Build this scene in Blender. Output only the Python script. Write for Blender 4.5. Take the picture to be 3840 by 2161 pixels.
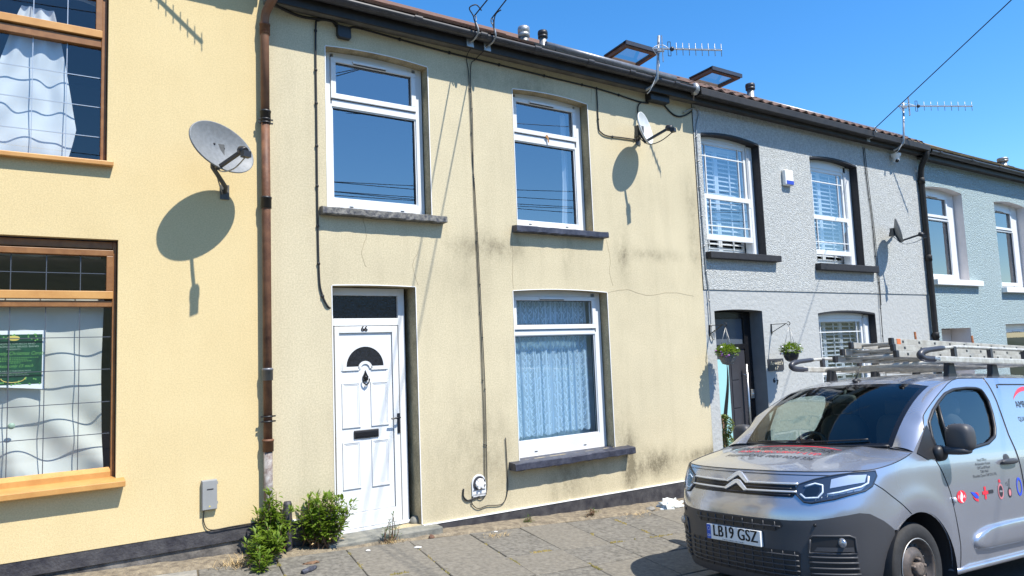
import bpy, bmesh, math, random
from mathutils import Vector, Matrix, noise
from mathutils.geometry import tessellate_polygon
R = math.radians
scene = bpy.context.scene
for o_ in list(bpy.data.objects): bpy.data.objects.remove(o_, do_unlink=True)
col = scene.collection
random.seed(7)

# ------------------------------------------------------------------ camera
cam_data = bpy.data.cameras.new('camera'); cam = bpy.data.objects.new('camera', cam_data); col.objects.link(cam)
cam_data.sensor_width = 36; cam_data.lens = 24.876; cam_data.clip_start = 0.05; cam_data.clip_end = 3000
cr, cu, cf = Vector((.8327, -.5524, -.0393)), Vector((-.0170, -.0966, .9952)), Vector((.5535, .8280, .0906))
cam.matrix_world = Matrix(((cr.x, cu.x, -cf.x, 0), (cr.y, cu.y, -cf.y, -7.08), (cr.z, cu.z, -cf.z, 1.888), (0, 0, 0, 1)))
scene.camera = cam

# ------------------------------------------------------------------ sky, sun, exposure
SUN = Vector((.36, -1.0, 1.62)).normalized()
world = bpy.data.worlds.new('World'); scene.world = world; world.use_nodes = True
wn = world.node_tree; wn.nodes.clear()
sky = wn.nodes.new('ShaderNodeTexSky'); sky.sky_type = 'NISHITA'; sky.sun_disc = False
sky.sun_elevation = math.asin(SUN.z); sky.sun_rotation = math.atan2(SUN.x, SUN.y)
sky.altitude = 100; sky.air_density = 1.0; sky.dust_density = 0.25; sky.ozone_density = 4.5
hsv = wn.nodes.new('ShaderNodeHueSaturation'); hsv.inputs['Saturation'].default_value = 1.28
bg = wn.nodes.new('ShaderNodeBackground'); bg.inputs['Strength'].default_value = 0.15
wo = wn.nodes.new('ShaderNodeOutputWorld')
wn.links.new(sky.outputs[0], hsv.inputs['Color']); wn.links.new(hsv.outputs[0], bg.inputs[0]); wn.links.new(bg.outputs[0], wo.inputs[0])
sl = bpy.data.lights.new('sun', 'SUN'); sl.energy = 4.6; sl.angle = R(0.53); sl.color = (1.0, .95, .86)
sun = bpy.data.objects.new('sun', sl); col.objects.link(sun)
sun.rotation_euler = (-SUN).to_track_quat('-Z', 'Y').to_euler(); sun.location = (10, -20, 30)
scene.view_settings.view_transform = 'Standard'; scene.view_settings.look = 'None'
scene.view_settings.exposure = 0.76; scene.view_settings.gamma = 1.0

# ------------------------------------------------------------------ materials
def mat(name, c, rough=.6, metal=0., var=0., vscale=8., bump=0., bscale=60., bdist=.01, coat=0., c2=None, spec=.5, btype='noise', emis=None, vdetail=4.):
    m = bpy.data.materials.new(name); m.use_nodes = True; nt = m.node_tree; N = nt.nodes; L = nt.links
    b = N['Principled BSDF']; b.inputs['Base Color'].default_value = (*c, 1); b.inputs['Roughness'].default_value = rough
    b.inputs['Metallic'].default_value = metal; b.inputs['Specular IOR Level'].default_value = spec
    if coat: b.inputs['Coat Weight'].default_value = coat; b.inputs['Coat Roughness'].default_value = .04
    if var or bump or c2:
        tc = N.new('ShaderNodeTexCoord')
    if var or c2:
        nz = N.new('ShaderNodeTexNoise'); nz.inputs['Scale'].default_value = vscale; nz.inputs['Detail'].default_value = vdetail; nz.inputs['Roughness'].default_value = .65
        L.new(tc.outputs['Object'], nz.inputs['Vector'])
        mr = N.new('ShaderNodeMapRange'); mr.inputs['From Min'].default_value = .35; mr.inputs['From Max'].default_value = .65
        L.new(nz.outputs['Fac'], mr.inputs['Value'])
        mx = N.new('ShaderNodeMix'); mx.data_type = 'RGBA'
        if c2 is None:
            c2 = tuple(min(1, x * (1 + var)) for x in c); cA = tuple(x * (1 - var) for x in c)
        else: cA = c
        mx.inputs['A'].default_value = (*cA, 1); mx.inputs['B'].default_value = (*c2, 1)
        L.new(mr.outputs[0], mx.inputs['Factor']); L.new(mx.outputs['Result'], b.inputs['Base Color'])
        m['_mix'] = mx.name
    if bump:
        if btype == 'noise':
            t = N.new('ShaderNodeTexNoise'); t.inputs['Scale'].default_value = bscale; t.inputs['Detail'].default_value = 5; out = t.outputs['Fac']
        else:
            t = N.new('ShaderNodeTexVoronoi'); t.inputs['Scale'].default_value = bscale; out = t.outputs['Distance']
        L.new(tc.outputs['Object'], t.inputs['Vector'])
        bp = N.new('ShaderNodeBump'); bp.inputs['Strength'].default_value = bump; bp.inputs['Distance'].default_value = bdist
        L.new(out, bp.inputs['Height']); L.new(bp.outputs[0], b.inputs['Normal'])
    if emis: b.inputs['Emission Color'].default_value = (*emis, 1); b.inputs['Emission Strength'].default_value = 1
    return m

def glass(name, tint=(1, 1, 1), base=.12, rough=0.0):
    m = bpy.data.materials.new(name); m.use_nodes = True; nt = m.node_tree; N = nt.nodes; L = nt.links; N.clear()
    o = N.new('ShaderNodeOutputMaterial'); t = N.new('ShaderNodeBsdfTransparent'); t.inputs[0].default_value = (*tint, 1)
    g = N.new('ShaderNodeBsdfGlossy'); g.inputs['Roughness'].default_value = rough
    lw = N.new('ShaderNodeLayerWeight'); lw.inputs['Blend'].default_value = .5
    pw = N.new('ShaderNodeMath'); pw.operation = 'POWER'; pw.inputs[1].default_value = 4.5; L.new(lw.outputs['Facing'], pw.inputs[0])
    mr = N.new('ShaderNodeMapRange'); mr.inputs['To Min'].default_value = base; mr.inputs['To Max'].default_value = 1.0
    mx = N.new('ShaderNodeMixShader')
    L.new(pw.outputs[0], mr.inputs['Value']); L.new(mr.outputs[0], mx.inputs[0]); L.new(t.outputs[0], mx.inputs[1]); L.new(g.outputs[0], mx.inputs[2]); L.new(mx.outputs[0], o.inputs[0])
    return m

def leaf_mat(name, c, c2):
    m = mat(name, c, .5, c2=c2, vscale=9); nt = m.node_tree; N = nt.nodes; L = nt.links; b = N['Principled BSDF']; o = N['Material Output']
    t = N.new('ShaderNodeBsdfTranslucent'); mx = N.new('ShaderNodeMixShader'); mx.inputs[0].default_value = .48
    L.new(N[m['_mix']].outputs['Result'], t.inputs[0]); L.new(b.outputs[0], mx.inputs[1]); L.new(t.outputs[0], mx.inputs[2]); L.new(mx.outputs[0], o.inputs[0]); return m

def wall_mat(name, c, dirt, stains=(), vscale=1.2, bump=.5, bscale=110., bdist=.012, speck=.25, amount=.45, btype='noise', streak=.5, blotch=None):
    """painted render: colour mottle, weather streaks, stains at given places (x,z,sx,sz,strength), roughcast relief"""
    m = bpy.data.materials.new(name); m.use_nodes = True; nt = m.node_tree; N = nt.nodes; L = nt.links
    b = N['Principled BSDF']; b.inputs['Roughness'].default_value = .9; b.inputs['Specular IOR Level'].default_value = .2
    tc = N.new('ShaderNodeTexCoord'); P = tc.outputs['Object']
    def math_(op, a, c_=None, clamp=False):
        n = N.new('ShaderNodeMath'); n.operation = op; n.use_clamp = clamp
        for i, v in enumerate((a, c_)):
            if v is None: continue
            if isinstance(v, (int, float)): n.inputs[i].default_value = v
            else: L.new(v, n.inputs[i])
        return n.outputs[0]
    def noise_(scale, detail=5, sx=1, sy=1, sz=1, rough=.6):
        mp = N.new('ShaderNodeMapping'); mp.inputs['Scale'].default_value = (sx, sy, sz); L.new(P, mp.inputs[0])
        t = N.new('ShaderNodeTexNoise'); t.inputs['Scale'].default_value = scale; t.inputs['Detail'].default_value = detail; t.inputs['Roughness'].default_value = rough
        L.new(mp.outputs[0], t.inputs['Vector']); return t.outputs['Fac']
    def rng(v, a, c_, lo=0, hi=1):
        n = N.new('ShaderNodeMapRange'); n.inputs['From Min'].default_value = a; n.inputs['From Max'].default_value = c_
        n.inputs['To Min'].default_value = lo; n.inputs['To Max'].default_value = hi; L.new(v, n.inputs['Value']); return n.outputs[0]
    big = rng(noise_(vscale, 6), .4, .72); st = rng(noise_(2.2, 5, 2.2, 1, .28), .48, .78)
    fac = math_('MULTIPLY', math_('ADD', math_('MULTIPLY', big, amount), math_('MULTIPLY', st, streak * amount)), 1.0)
    if stains:
        sep = N.new('ShaderNodeSeparateXYZ'); L.new(P, sep.inputs[0])
        nz = rng(noise_(5.5, 7, 1, 1, .6, .72), .30, .66)
        nz2 = rng(noise_(28, 4), .3, .7, .6, 1.15)
        nz = math_('MULTIPLY', nz, nz2)
        for (x, z, sx, sz, s) in stains:
            dx = math_('DIVIDE', math_('SUBTRACT', sep.outputs[0], x * U), sx * U); dz = math_('DIVIDE', math_('SUBTRACT', sep.outputs[2], z * U), sz * U)
            d = math_('ADD', math_('MULTIPLY', dx, dx), math_('MULTIPLY', dz, dz))
            e = math_('POWER', 2.718, math_('MULTIPLY', d, -1.0))
            fac = math_('ADD', fac, math_('MULTIPLY', math_('MULTIPLY', e, nz), s))
    mx = N.new('ShaderNodeMix'); mx.data_type = 'RGBA'; mx.clamp_factor = True
    mx.inputs['A'].default_value = (*c, 1); mx.inputs['B'].default_value = (*dirt, 1); L.new(fac, mx.inputs['Factor'])
    # fine speckle of the aggregate
    sp = rng(noise_(bscale * .55, 3), .38, .62, 1 - speck, 1 + speck * .35)
    ml = N.new('ShaderNodeMix'); ml.data_type = 'RGBA'; ml.blend_type = 'MULTIPLY'; ml.inputs['Factor'].default_value = 1
    cc = N.new('ShaderNodeCombineColor')
    for i in range(3): L.new(sp, cc.inputs[i])
    L.new(mx.outputs['Result'], ml.inputs['A']); L.new(cc.outputs[0], ml.inputs['B']); L.new(ml.outputs['Result'], b.inputs['Base Color'])
    if btype == 'voronoi':
        t = N.new('ShaderNodeTexVoronoi'); t.inputs['Scale'].default_value = bscale; L.new(P, t.inputs['Vector']); h = math_('SUBTRACT', 1.0, t.outputs['Distance'])
    else:
        h = noise_(bscale, 4)
    h = math_('ADD', h, math_('MULTIPLY', noise_(14, 3), .5))
    bp = N.new('ShaderNodeBump'); bp.inputs['Strength'].default_value = bump; bp.inputs['Distance'].default_value = bdist
    L.new(h, bp.inputs['Height']); L.new(bp.outputs[0], b.inputs['Normal'])
    return m

# ------------------------------------------------------------------ mesh helpers
U = 1.18                                   # survey unit of the facade in metres
class MB:
    def __init__(s, k=U): s.v = []; s.f = []; s.k = k; s.sm = []
    def add(s, vs, fs, smooth=False):
        n = len(s.v); s.v += [tuple(c * s.k for c in p) for p in vs]; s.f += [tuple(i + n for i in f) for f in fs]; s.sm += [smooth] * len(fs); return s
    def box(s, x0, x1, y0, y1, z0, z1):
        return s.add([(x0, y0, z0), (x1, y0, z0), (x1, y1, z0), (x0, y1, z0), (x0, y0, z1), (x1, y0, z1), (x1, y1, z1), (x0, y1, z1)],
                     [(0, 3, 2, 1), (4, 5, 6, 7), (0, 1, 5, 4), (1, 2, 6, 5), (2, 3, 7, 6), (3, 0, 4, 7)])
    def quad(s, a, b, c, d): return s.add([a, b, c, d], [(0, 1, 2, 3)])
    def tube(s, pts, r, n=8, cap=True, smooth=True):
        pts = [Vector(p) for p in pts]; vs = []; fs = []; rr = r if isinstance(r, (list, tuple)) else [r] * len(pts)
        up = None
        for i, p in enumerate(pts):
            d = (pts[min(i + 1, len(pts) - 1)] - pts[max(i - 1, 0)])
            d = d.normalized() if d.length > 1e-9 else Vector((0, 0, 1))
            if up is None: up = Vector((0, 0, 1)) if abs(d.z) < .9 else Vector((1, 0, 0))
            a = d.cross(up); a = a.normalized() if a.length > 1e-6 else d.orthogonal().normalized(); b = a.cross(d).normalized(); up = b
            for j in range(n):
                t = 2 * math.pi * j / n; q = p + (a * math.cos(t) + b * math.sin(t)) * rr[i]; vs.append(tuple(q))
        for i in range(len(pts) - 1):
            for j in range(n): fs.append((i * n + j, i * n + (j + 1) % n, (i + 1) * n + (j + 1) % n, (i + 1) * n + j))
        s.add(vs, fs, smooth)
        if cap: s.add([vs[j] for j in range(n)], [tuple(range(n))[::-1]]); s.add(vs[-n:], [tuple(range(n))])
        return s
    def bar(s, a, b, w, h, up=(0, 0, 1)):
        a, b, up = Vector(a), Vector(b), Vector(up); d = (b - a).normalized(); x = d.cross(up).normalized() * w / 2; y = x.cross(d).normalized() * h / 2
        vs = [tuple(p + sx * x + sy * y) for p in (a, b) for sx, sy in ((-1, -1), (1, -1), (1, 1), (-1, 1))]
        return s.add(vs, [(0, 1, 2, 3), (7, 6, 5, 4), (0, 4, 5, 1), (1, 5, 6, 2), (2, 6, 7, 3), (3, 7, 4, 0)])
    def grid(s, fn, nu, nv, smooth=True):
        vs = [tuple(fn(i / nu, j / nv)) for j in range(nv + 1) for i in range(nu + 1)]; w = nu + 1
        return s.add(vs, [(j * w + i, j * w + i + 1, (j + 1) * w + i + 1, (j + 1) * w + i) for j in range(nv) for i in range(nu)], smooth)
    def rows(s, rows_, smooth=True, close=False):
        w = len(rows_[0]); vs = [tuple(p) for r_ in rows_ for p in r_]; fs = []
        for j in range(len(rows_) - 1):
            for i in range(w if close else w - 1): fs.append((j * w + i, j * w + (i + 1) % w, (j + 1) * w + (i + 1) % w, (j + 1) * w + i))
        return s.add(vs, fs, smooth)
    def lathe(s, prof, c, axis='z', n=24, smooth=True):
        rows_ = []
        for (r_, h) in prof:
            row = []
            for j in range(n):
                t = 2 * math.pi * j / n; a, b = r_ * math.cos(t), r_ * math.sin(t)
                row.append({'z': (c[0] + a, c[1] + b, c[2] + h), 'y': (c[0] + a, c[1] + h, c[2] + b), 'x': (c[0] + h, c[1] + a, c[2] + b)}[axis])
            rows_.append(row)
        return s.rows(rows_, smooth, True)
    def prism(s, poly, y0, y1):      # poly in (x,z), extruded along y
        n = len(poly); vs = [(x, y0, z) for x, z in poly] + [(x, y1, z) for x, z in poly]
        fs = [tuple(range(n)), tuple(range(2 * n - 1, n - 1, -1))] + [(i, i + n, (i + 1) % n + n, (i + 1) % n) for i in range(n)]
        return s.add(vs, fs)
    def ell(s, c, r, nu=16, nv=10, e=1.0):
        sg = lambda x: math.copysign(abs(x) ** e, x)
        def fn(a, b):
            t, p = 2 * math.pi * a, -math.pi / 2 + math.pi * b
            return (c[0] + r[0] * sg(math.cos(p)) * sg(math.cos(t)), c[1] + r[1] * sg(math.cos(p)) * sg(math.sin(t)), c[2] + r[2] * sg(math.sin(p)))
        return s.grid(fn, nu, nv)
    def build(s, name, m, parent=None, org=(0, 0, 0), bevel=0, fix=True, kind=None):
        me = bpy.data.meshes.new(name); me.from_pydata([tuple(p[i] - org[i] for i in range(3)) for p in s.v], [], s.f)
        me.polygons.foreach_set('use_smooth', s.sm); me.materials.append(m)
        if fix:
            bm = bmesh.new(); bm.from_mesh(me); bmesh.ops.remove_doubles(bm, verts=bm.verts, dist=1e-5); bmesh.ops.recalc_face_normals(bm, faces=bm.faces); bm.to_mesh(me); bm.free()
        o = bpy.data.objects.new(name, me); col.objects.link(o)
        if parent is not None: o.parent = parent
        else: o.location = org
        if bevel:
            md = o.modifiers.new('bevel', 'BEVEL'); md.width = bevel; md.segments = 2; md.limit_method = 'ANGLE'
        if kind: o['kind'] = kind
        return o

def tag(o, label=None, cat=None, group=None, kind=None):
    if label: o['label'] = label
    if cat: o['category'] = cat
    if group: o['group'] = group
    if kind: o['kind'] = kind
    return o
def thing(name, label, cat, loc, group=None):
    o = bpy.data.objects.new(name, None); col.objects.link(o); o.location = loc; o.empty_display_size = .1
    return tag(o, label, cat, group)
def su(*a): return tuple(x * U for x in a)
def inst(src, name, parent, loc, rot=(0, 0, 0), scale=(1, 1, 1)):
    o = bpy.data.objects.new(name, src.data if hasattr(src, 'data') else src); col.objects.link(o); o.parent = parent
    o.location = loc; o.rotation_euler = rot; o.scale = scale; return o
def text2d(s, size=1.0, shear=0., spacing=1.0):
    cu_ = bpy.data.curves.new('t', 'FONT'); cu_.body = s; cu_.size = size; cu_.shear = shear; cu_.align_x = 'CENTER'; cu_.align_y = 'CENTER'; cu_.space_character = spacing; cu_.resolution_u = 4
    ob = bpy.data.objects.new('t', cu_); col.objects.link(ob); dg = bpy.context.evaluated_depsgraph_get(); ev = ob.evaluated_get(dg); me = ev.to_mesh()
    vs = [(v.co.x, v.co.y) for v in me.vertices]; fs = [tuple(p.vertices) for p in me.polygons]; ev.to_mesh_clear()
    bpy.data.objects.remove(ob, do_unlink=True); bpy.data.curves.remove(cu_); return vs, fs
def put_text(mb, s, fn, size, sx=1.0, shear=0., spacing=1.0, bold=0.):
    vs, fs = text2d(s, size, shear, spacing)
    for dx in ([0] if not bold else [-bold, 0, bold]):
        mb.add([fn(x * sx + dx, y) for x, y in vs], fs)
    return mb
def arc_pts(a, b, n, f): return [f(a + (b - a) * i / n) for i in range(n + 1)]
def smooth_path(pts, n=6):
    pts = [Vector(p) for p in pts]; out = []
    for i in range(len(pts) - 1):
        p0, p1, p2, p3 = pts[max(i - 1, 0)], pts[i], pts[i + 1], pts[min(i + 2, len(pts) - 1)]
        for k in range(n):
            t = k / n; out.append(.5 * ((2 * p1) + (p2 - p0) * t + (2 * p0 - 5 * p1 + 4 * p2 - p3) * t * t + (3 * p1 - p0 - 3 * p2 + p3) * t ** 3))
    out.append(pts[-1]); return [tuple(p) for p in out]

M = {}
M['upvc'] = mat('white_upvc', (.69, .705, .71), .35, var=.03, vscale=3)
M['upvc_dirty'] = mat('white_upvc_weathered', (.74, .74, .70), .45, c2=(.80, .81, .80), vscale=9)
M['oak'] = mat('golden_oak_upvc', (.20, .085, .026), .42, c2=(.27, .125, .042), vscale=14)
M['oak_lit'] = mat('sunlit_golden_oak', (.46, .225, .065), .45, c2=(.54, .29, .09), vscale=6)  # same golden oak, lighter orange: sun on sills and rails put into the colour
M['black'] = mat('black_plastic', (.018, .018, .02), .45)
M['black_gloss'] = mat('black_gloss', (.012, .012, .014), .18)
M['rubber'] = mat('rubber_cable', (.014, .014, .015), .6)
M['gutter'] = mat('grey_black_gutter', (.030, .030, .034), .42, var=.3, vscale=6)
M['fascia'] = mat('black_fascia', (.018, .015, .013), .6, var=.4, vscale=5)
M['soffit'] = mat('grey_soffit', (.16, .15, .125), .8, var=.25, vscale=4)
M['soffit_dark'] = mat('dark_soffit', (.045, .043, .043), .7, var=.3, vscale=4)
M['pipe_brown'] = mat('flaking_brown_pipe', (.085, .034, .019), .62, c2=(.22, .10, .05), vscale=7, bump=.25, bscale=40, vdetail=7)
M['pipe_peel'] = mat('peeling_white_pipe', (.075, .032, .02), .6, c2=(.33, .31, .29), vscale=16, vdetail=8)
M['slate_sill'] = mat('navy_painted_sill', (.022, .024, .040), .45, c2=(.055, .058, .08), vscale=14, bump=.3, bscale=40, vdetail=7)
M['flaky_sill'] = mat('flaking_sill', (.030, .032, .044), .6, c2=(.21, .20, .175), vscale=20, bump=.6, bscale=50, vdetail=8)
M['black_paint'] = mat('black_masonry_paint', (.017, .016, .018), .65, var=.3, vscale=30, bump=.3, bscale=80)
M['plinth'] = mat('black_plinth', (.020, .019, .026), .55, c2=(.075, .072, .075), vscale=7, bump=.5, bscale=50, vdetail=8)
M['plinth_worn'] = mat('worn_plinth', (.030, .027, .028), .8, c2=(.22, .20, .175), vscale=4.5, bump=.6, bscale=40, vdetail=9)
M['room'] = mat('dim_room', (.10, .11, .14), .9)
M['glass'] = glass('window_glass', (.78, .85, .93), .33)
M['glass_low'] = glass('lower_window_glass', (.90, .95, .98), .13)
M['glass_clear'] = glass('clear_window_glass', (.66, .78, .80), .14)
M['alu'] = mat('aluminium', (.55, .55, .52), .4, .75, var=.15, vscale=20)
M['galv'] = mat('galvanised_steel', (.36, .36, .35), .45, .7, var=.2, vscale=25)
M['dish'] = mat('dish_grey', (.19, .20, .205), .5, var=.12, vscale=30, bump=.1, bscale=200)
M['dish_white'] = mat('dish_white_rusting', (.62, .65, .65), .45, var=.06, vscale=12)
M['rust'] = mat('rust', (.22, .075, .025), .85, var=.4, vscale=30)
M['leaf'] = leaf_mat('leaf_green', (.12, .205, .018), (.22, .32, .032))
M['leaf2'] = leaf_mat('leaf_dark_green', (.05, .11, .015), (.10, .19, .03))
M['dry'] = mat('dry_grass', (.40, .27, .12), .8, c2=(.50, .38, .20), vscale=12)
M['stem'] = mat('brown_stem', (.16, .09, .05), .8, var=.3, vscale=20)
M['white'] = mat('matt_white', (.80, .80, .78), .6)
M['dark_grey'] = mat('anthracite', (.040, .040, .048), .4, var=.1, vscale=4)
# ------------------------------------------------------------------ ground, road, pavement
def zp(x, y): return .2 - .0575 * max(-40, min(60, x)) + .03 * y
def zr(x, y): return -.104 - .0575 * (max(-40, min(60, x)) - 4.4) - .068 * (max(y, -6.5) + 3.4)
M['asphalt'] = mat('worn_asphalt', (.045, .045, .047), .85, c2=(.085, .083, .08), vscale=30, bump=.6, bscale=180, bdist=.008, vdetail=8)
M['field'] = mat('rough_ground', (.05, .062, .03), .95, c2=(.09, .10, .05), vscale=3)
M['bed'] = mat('joint_soil', (.060, .050, .036), .95, c2=(.13, .105, .065), vscale=14, bump=.8, bscale=90)
M['slab'] = mat('paving_slab', (.118, .107, .087), .9, c2=(.205, .186, .152), vscale=24, bump=.5, bscale=150, bdist=.006, vdetail=9)
M['slab2'] = mat('paving_slab_lichen', (.085, .078, .066), .9, c2=(.205, .19, .16), vscale=20, bump=.5, bscale=150, bdist=.006, vdetail=9)
M['slab3'] = mat('paving_slab_pale', (.20, .19, .165), .9, c2=(.31, .29, .25), vscale=12, bump=.5, bscale=150, bdist=.006, vdetail=9)
M['mortar'] = mat('crumbling_mortar', (.13, .105, .075), .95, c2=(.29, .24, .165), vscale=16, bump=1.0, bscale=60, bdist=.02, vdetail=9)
M['kerb'] = mat('kerb_stone', (.20, .19, .17), .85, var=.2, vscale=12, bump=.4, bscale=90)
g = MB(1); xs = [-900, -40, 0, 30, 60, 900]; ys = [-900, -60, 0, 12, 900]
g.grid(lambda a, b: (lambda x, y: (x, y, -.0575 * max(-40, min(60, x)) - .45))(xs[round(a * 5)], ys[round(b * 4)]), 5, 4, False)
tag(g.build('ground', M['field']), kind='structure')
g = MB(1); xs2 = [-40, -20, 0, 4, 8, 16, 30, 60]; ys2 = [-2.56, -4, -5, -6.5, -14]
g.grid(lambda a, b: (lambda x, y: (x, y, zr(x, y)))(xs2[round(a * 7)], ys2[round(b * 4)]), 7, 4, False)
tag(g.build('road', M['asphalt']), kind='structure')
g = MB(1); ysb = [-2.44, -1.2, -.3, .02]
g.grid(lambda a, b: (lambda x, y: (x, y, zp(x, y) - .012 - (.02 if y < -.35 else 0)))(-20 + 60 * a, ysb[round(b * 3)]), 60, 3, False)
M['hill'] = mat('hillside_green', (.045, .062, .028), .95, c2=(.085, .10, .045), vscale=.25, vdetail=8)
hl_ = MB(1); hl_.grid(lambda a, b: (lambda x, y: (x, y, -.0575 * max(-40, min(60, x)) - .5 + 46 * (1 - math.cos(math.pi * b)) / 2 * (1 + .35 * noise.noise((x * .012, y * .01, 4)))))(-220 + 440 * a, -45 - 190 * b), 60, 24); tag(hl_.build('hillside', M['hill']), kind='structure')
pavement = tag(g.build('pavement', M['bed']), kind='structure')
XJ = [-5.9 + .65 * i for i in range(9)] + [-.1, .55, 1.2, 1.87, 2.53, 3.2, 3.9, 4.53, 5.16] + [5.80 + .62 * i for i in range(18)]
YR = [-.27, -1.20, -1.82, -2.43]
rs = random.Random(3)
def yrow(j, x): return YR[j] - (.06 * max(0, min(x - 3.4, 2.5)) if j == 1 else 0) - (.05 * max(0, min(x - 3.6, 2.6)) if j == 0 else 0)
for i in range(len(XJ) - 1):
    for j in range(3):
        gp = .0045
        def P_(xi, yj): 
            y = yrow(yj, xi); return xi + .138 * y, y
        c = [P_(XJ[i], j), P_(XJ[i + 1], j), P_(XJ[i + 1], j + 1), P_(XJ[i], j + 1)]
        cx, cy = sum(p[0] for p in c) / 4, sum(p[1] for p in c) / 4
        pts = [(p[0] - math.copysign(gp, p[0] - cx) + rs.uniform(-.003, .003), p[1] - math.copysign(gp, p[1] - cy) + rs.uniform(-.003, .003)) for p in c]
        h = rs.uniform(-.004, .006); tx, ty = rs.uniform(-.008, .008), rs.uniform(-.008, .008)
        m_ = MB(1); n = 4; ch = .006
        inn = [(p[0] - math.copysign(ch, p[0] - cx), p[1] - math.copysign(ch, p[1] - cy)) for p in pts]
        zt = lambda p: zp(*p) + h + tx * (p[0] - cx) + ty * (p[1] - cy)
        vs = [(p[0], p[1], zt(p) - .05) for p in pts] + [(p[0], p[1], zt(p) - ch) for p in pts] + [(p[0], p[1], zt(p)) for p in inn]
        fs = [(8, 9, 10, 11)] + [(a + k, a + (k + 1) % 4, a + 4 + (k + 1) % 4, a + 4 + k) for a in (0, 4) for k in range(4)]
        m_.add(vs, fs)
        m_.build('paving_slab', M['slab3'] if (i == 10 and j == 0) else (M['slab2'] if rs.random() < .4 else M['slab']), pavement)
# crumbled mortar strip along the house walls
g = MB(1)
def strip(a, b):
    x = -4 + 14 * a; t = b
    y = .01 - t * (.26 + .05 * max(0, min(x - 3.6, 2.6)) + .03 * noise.noise((x * 3, 0, 0))); 
    z = zp(x, y) + .016 * (1 - t) ** .6 + .012 * noise.noise((x * 6, y * 9, 1)) * (1 if t < .95 else 0) - (.03 if b > .99 else 0) + .004
    return x, y, z
g.grid(strip, 280, 7); g.build('mortar_strip', M['mortar'], pavement)
kroot = bpy.data.objects.new('kerb', None); col.objects.link(kroot); tag(kroot, kind='structure')
for i in range(40):
    x0 = -10 + .915 * i; m_ = MB(1); vs = []
    for z_ in (-.2, 0):
        for (x, y) in ((x0 + .004, -2.575), (x0 + .91, -2.575), (x0 + .91, -2.45), (x0 + .004, -2.45)): vs.append((x, y, zp(x, y) + z_ + .002))
    m_.add(vs, [(3, 2, 1, 0), (4, 5, 6, 7), (0, 1, 5, 4), (1, 2, 6, 5), (2, 3, 7, 6), (3, 0, 4, 7)])
    m_.build('kerb_stone', M['kerb'], kroot, bevel=.012)

# ------------------------------------------------------------------ houses
M['wall65'] = wall_mat('yellow_render', (.66, .528, .29), (.54, .42, .215), [(.745, 3.5, .005, .9, .7), (.9, .30, .9, .10, .5), (-.2, .5, .4, .3, .35), (1.1, .45, .3, .2, .3)], bump=.32, bscale=140, bdist=.008, speck=.10, amount=.32)
M['wall66'] = wall_mat('cream_render', (.60, .525, .358), (.22, .19, .125),
    [(3.35, .75, .45, .65, .75), (3.0, .2, .2, .35, .5), (3.95, .40, .12, .35, 1.5), (4.35, .36, .28, .16, 1.7), (5.15, .38, .45, .08, 1.3), (5.40, .50, .10, .25, .8), (2.0, .7, .5, .6, .5), (2.3, 2.77, .4, .12, .9), (3.2, 2.8, .10, .3, .5),
     (4.0, 2.75, .10, .30, .8), (4.5, 2.78, .5, .07, .7), (5.25, 2.85, .10, .2, .4), (2.9, 4.4, .25, .3, .5), (3.2, 3.6, .10, .5, .35), (5.2, 3.3, .12, .6, .5), (5.9, 2.35, .5, .15, .12), (1.9, 2.6, .3, .5, .35), (4.9, 2.4, .6, .15, .12), (2.4, 4.55, .8, .15, .5), (6.6, .3, .5, .3, .12)],
    bump=.3, bscale=120, bdist=.008, speck=.14, amount=.20, vscale=.9, streak=.7)
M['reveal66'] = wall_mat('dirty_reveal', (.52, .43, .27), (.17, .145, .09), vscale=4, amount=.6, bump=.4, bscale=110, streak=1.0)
M['wall67'] = wall_mat('grey_roughcast', (.51, .525, .51), (.43, .44, .425), bump=.8, bscale=75, bdist=.015, speck=.22, amount=.25, btype='voronoi')
M['wall67b'] = wall_mat('grey_smooth_render', (.415, .425, .415), (.35, .36, .35), bump=.7, bscale=16, bdist=.015, speck=.03, amount=.15, streak=.2)
M['reveal67'] = mat('grey_reveal', (.17, .175, .185), .8, var=.06, vscale=6)
M['wall68'] = wall_mat('teal_roughcast', (.42, .52, .535), (.34, .43, .445), bump=.9, bscale=65, bdist=.02, speck=.34, amount=.3, btype='voronoi')
M['reveal68'] = mat('white_reveal', (.66, .62, .60), .8, var=.05, vscale=6)
M['tile_brown'] = mat('brown_tile', (.105, .055, .037), .9, c2=(.18, .098, .062), vscale=20, bump=.5, bscale=90, vdetail=8)
M['tile_slate'] = mat('slate_tile', (.075, .075, .08), .6, c2=(.14, .135, .12), vscale=14, bump=.4, bscale=60)
M['tile_pan'] = mat('red_brown_pantile', (.085, .048, .037), .85, c2=(.15, .088, .062), vscale=14, bump=.4, bscale=60)
M['tile_moss'] = mat('mossy_tile', (.14, .10, .055), .95, c2=(.25, .19, .09), vscale=25, bump=.8, bscale=70, vdetail=8)
M['lead'] = mat('lead_roll', (.17, .175, .19), .4, .3, var=.2, vscale=10)

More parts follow.
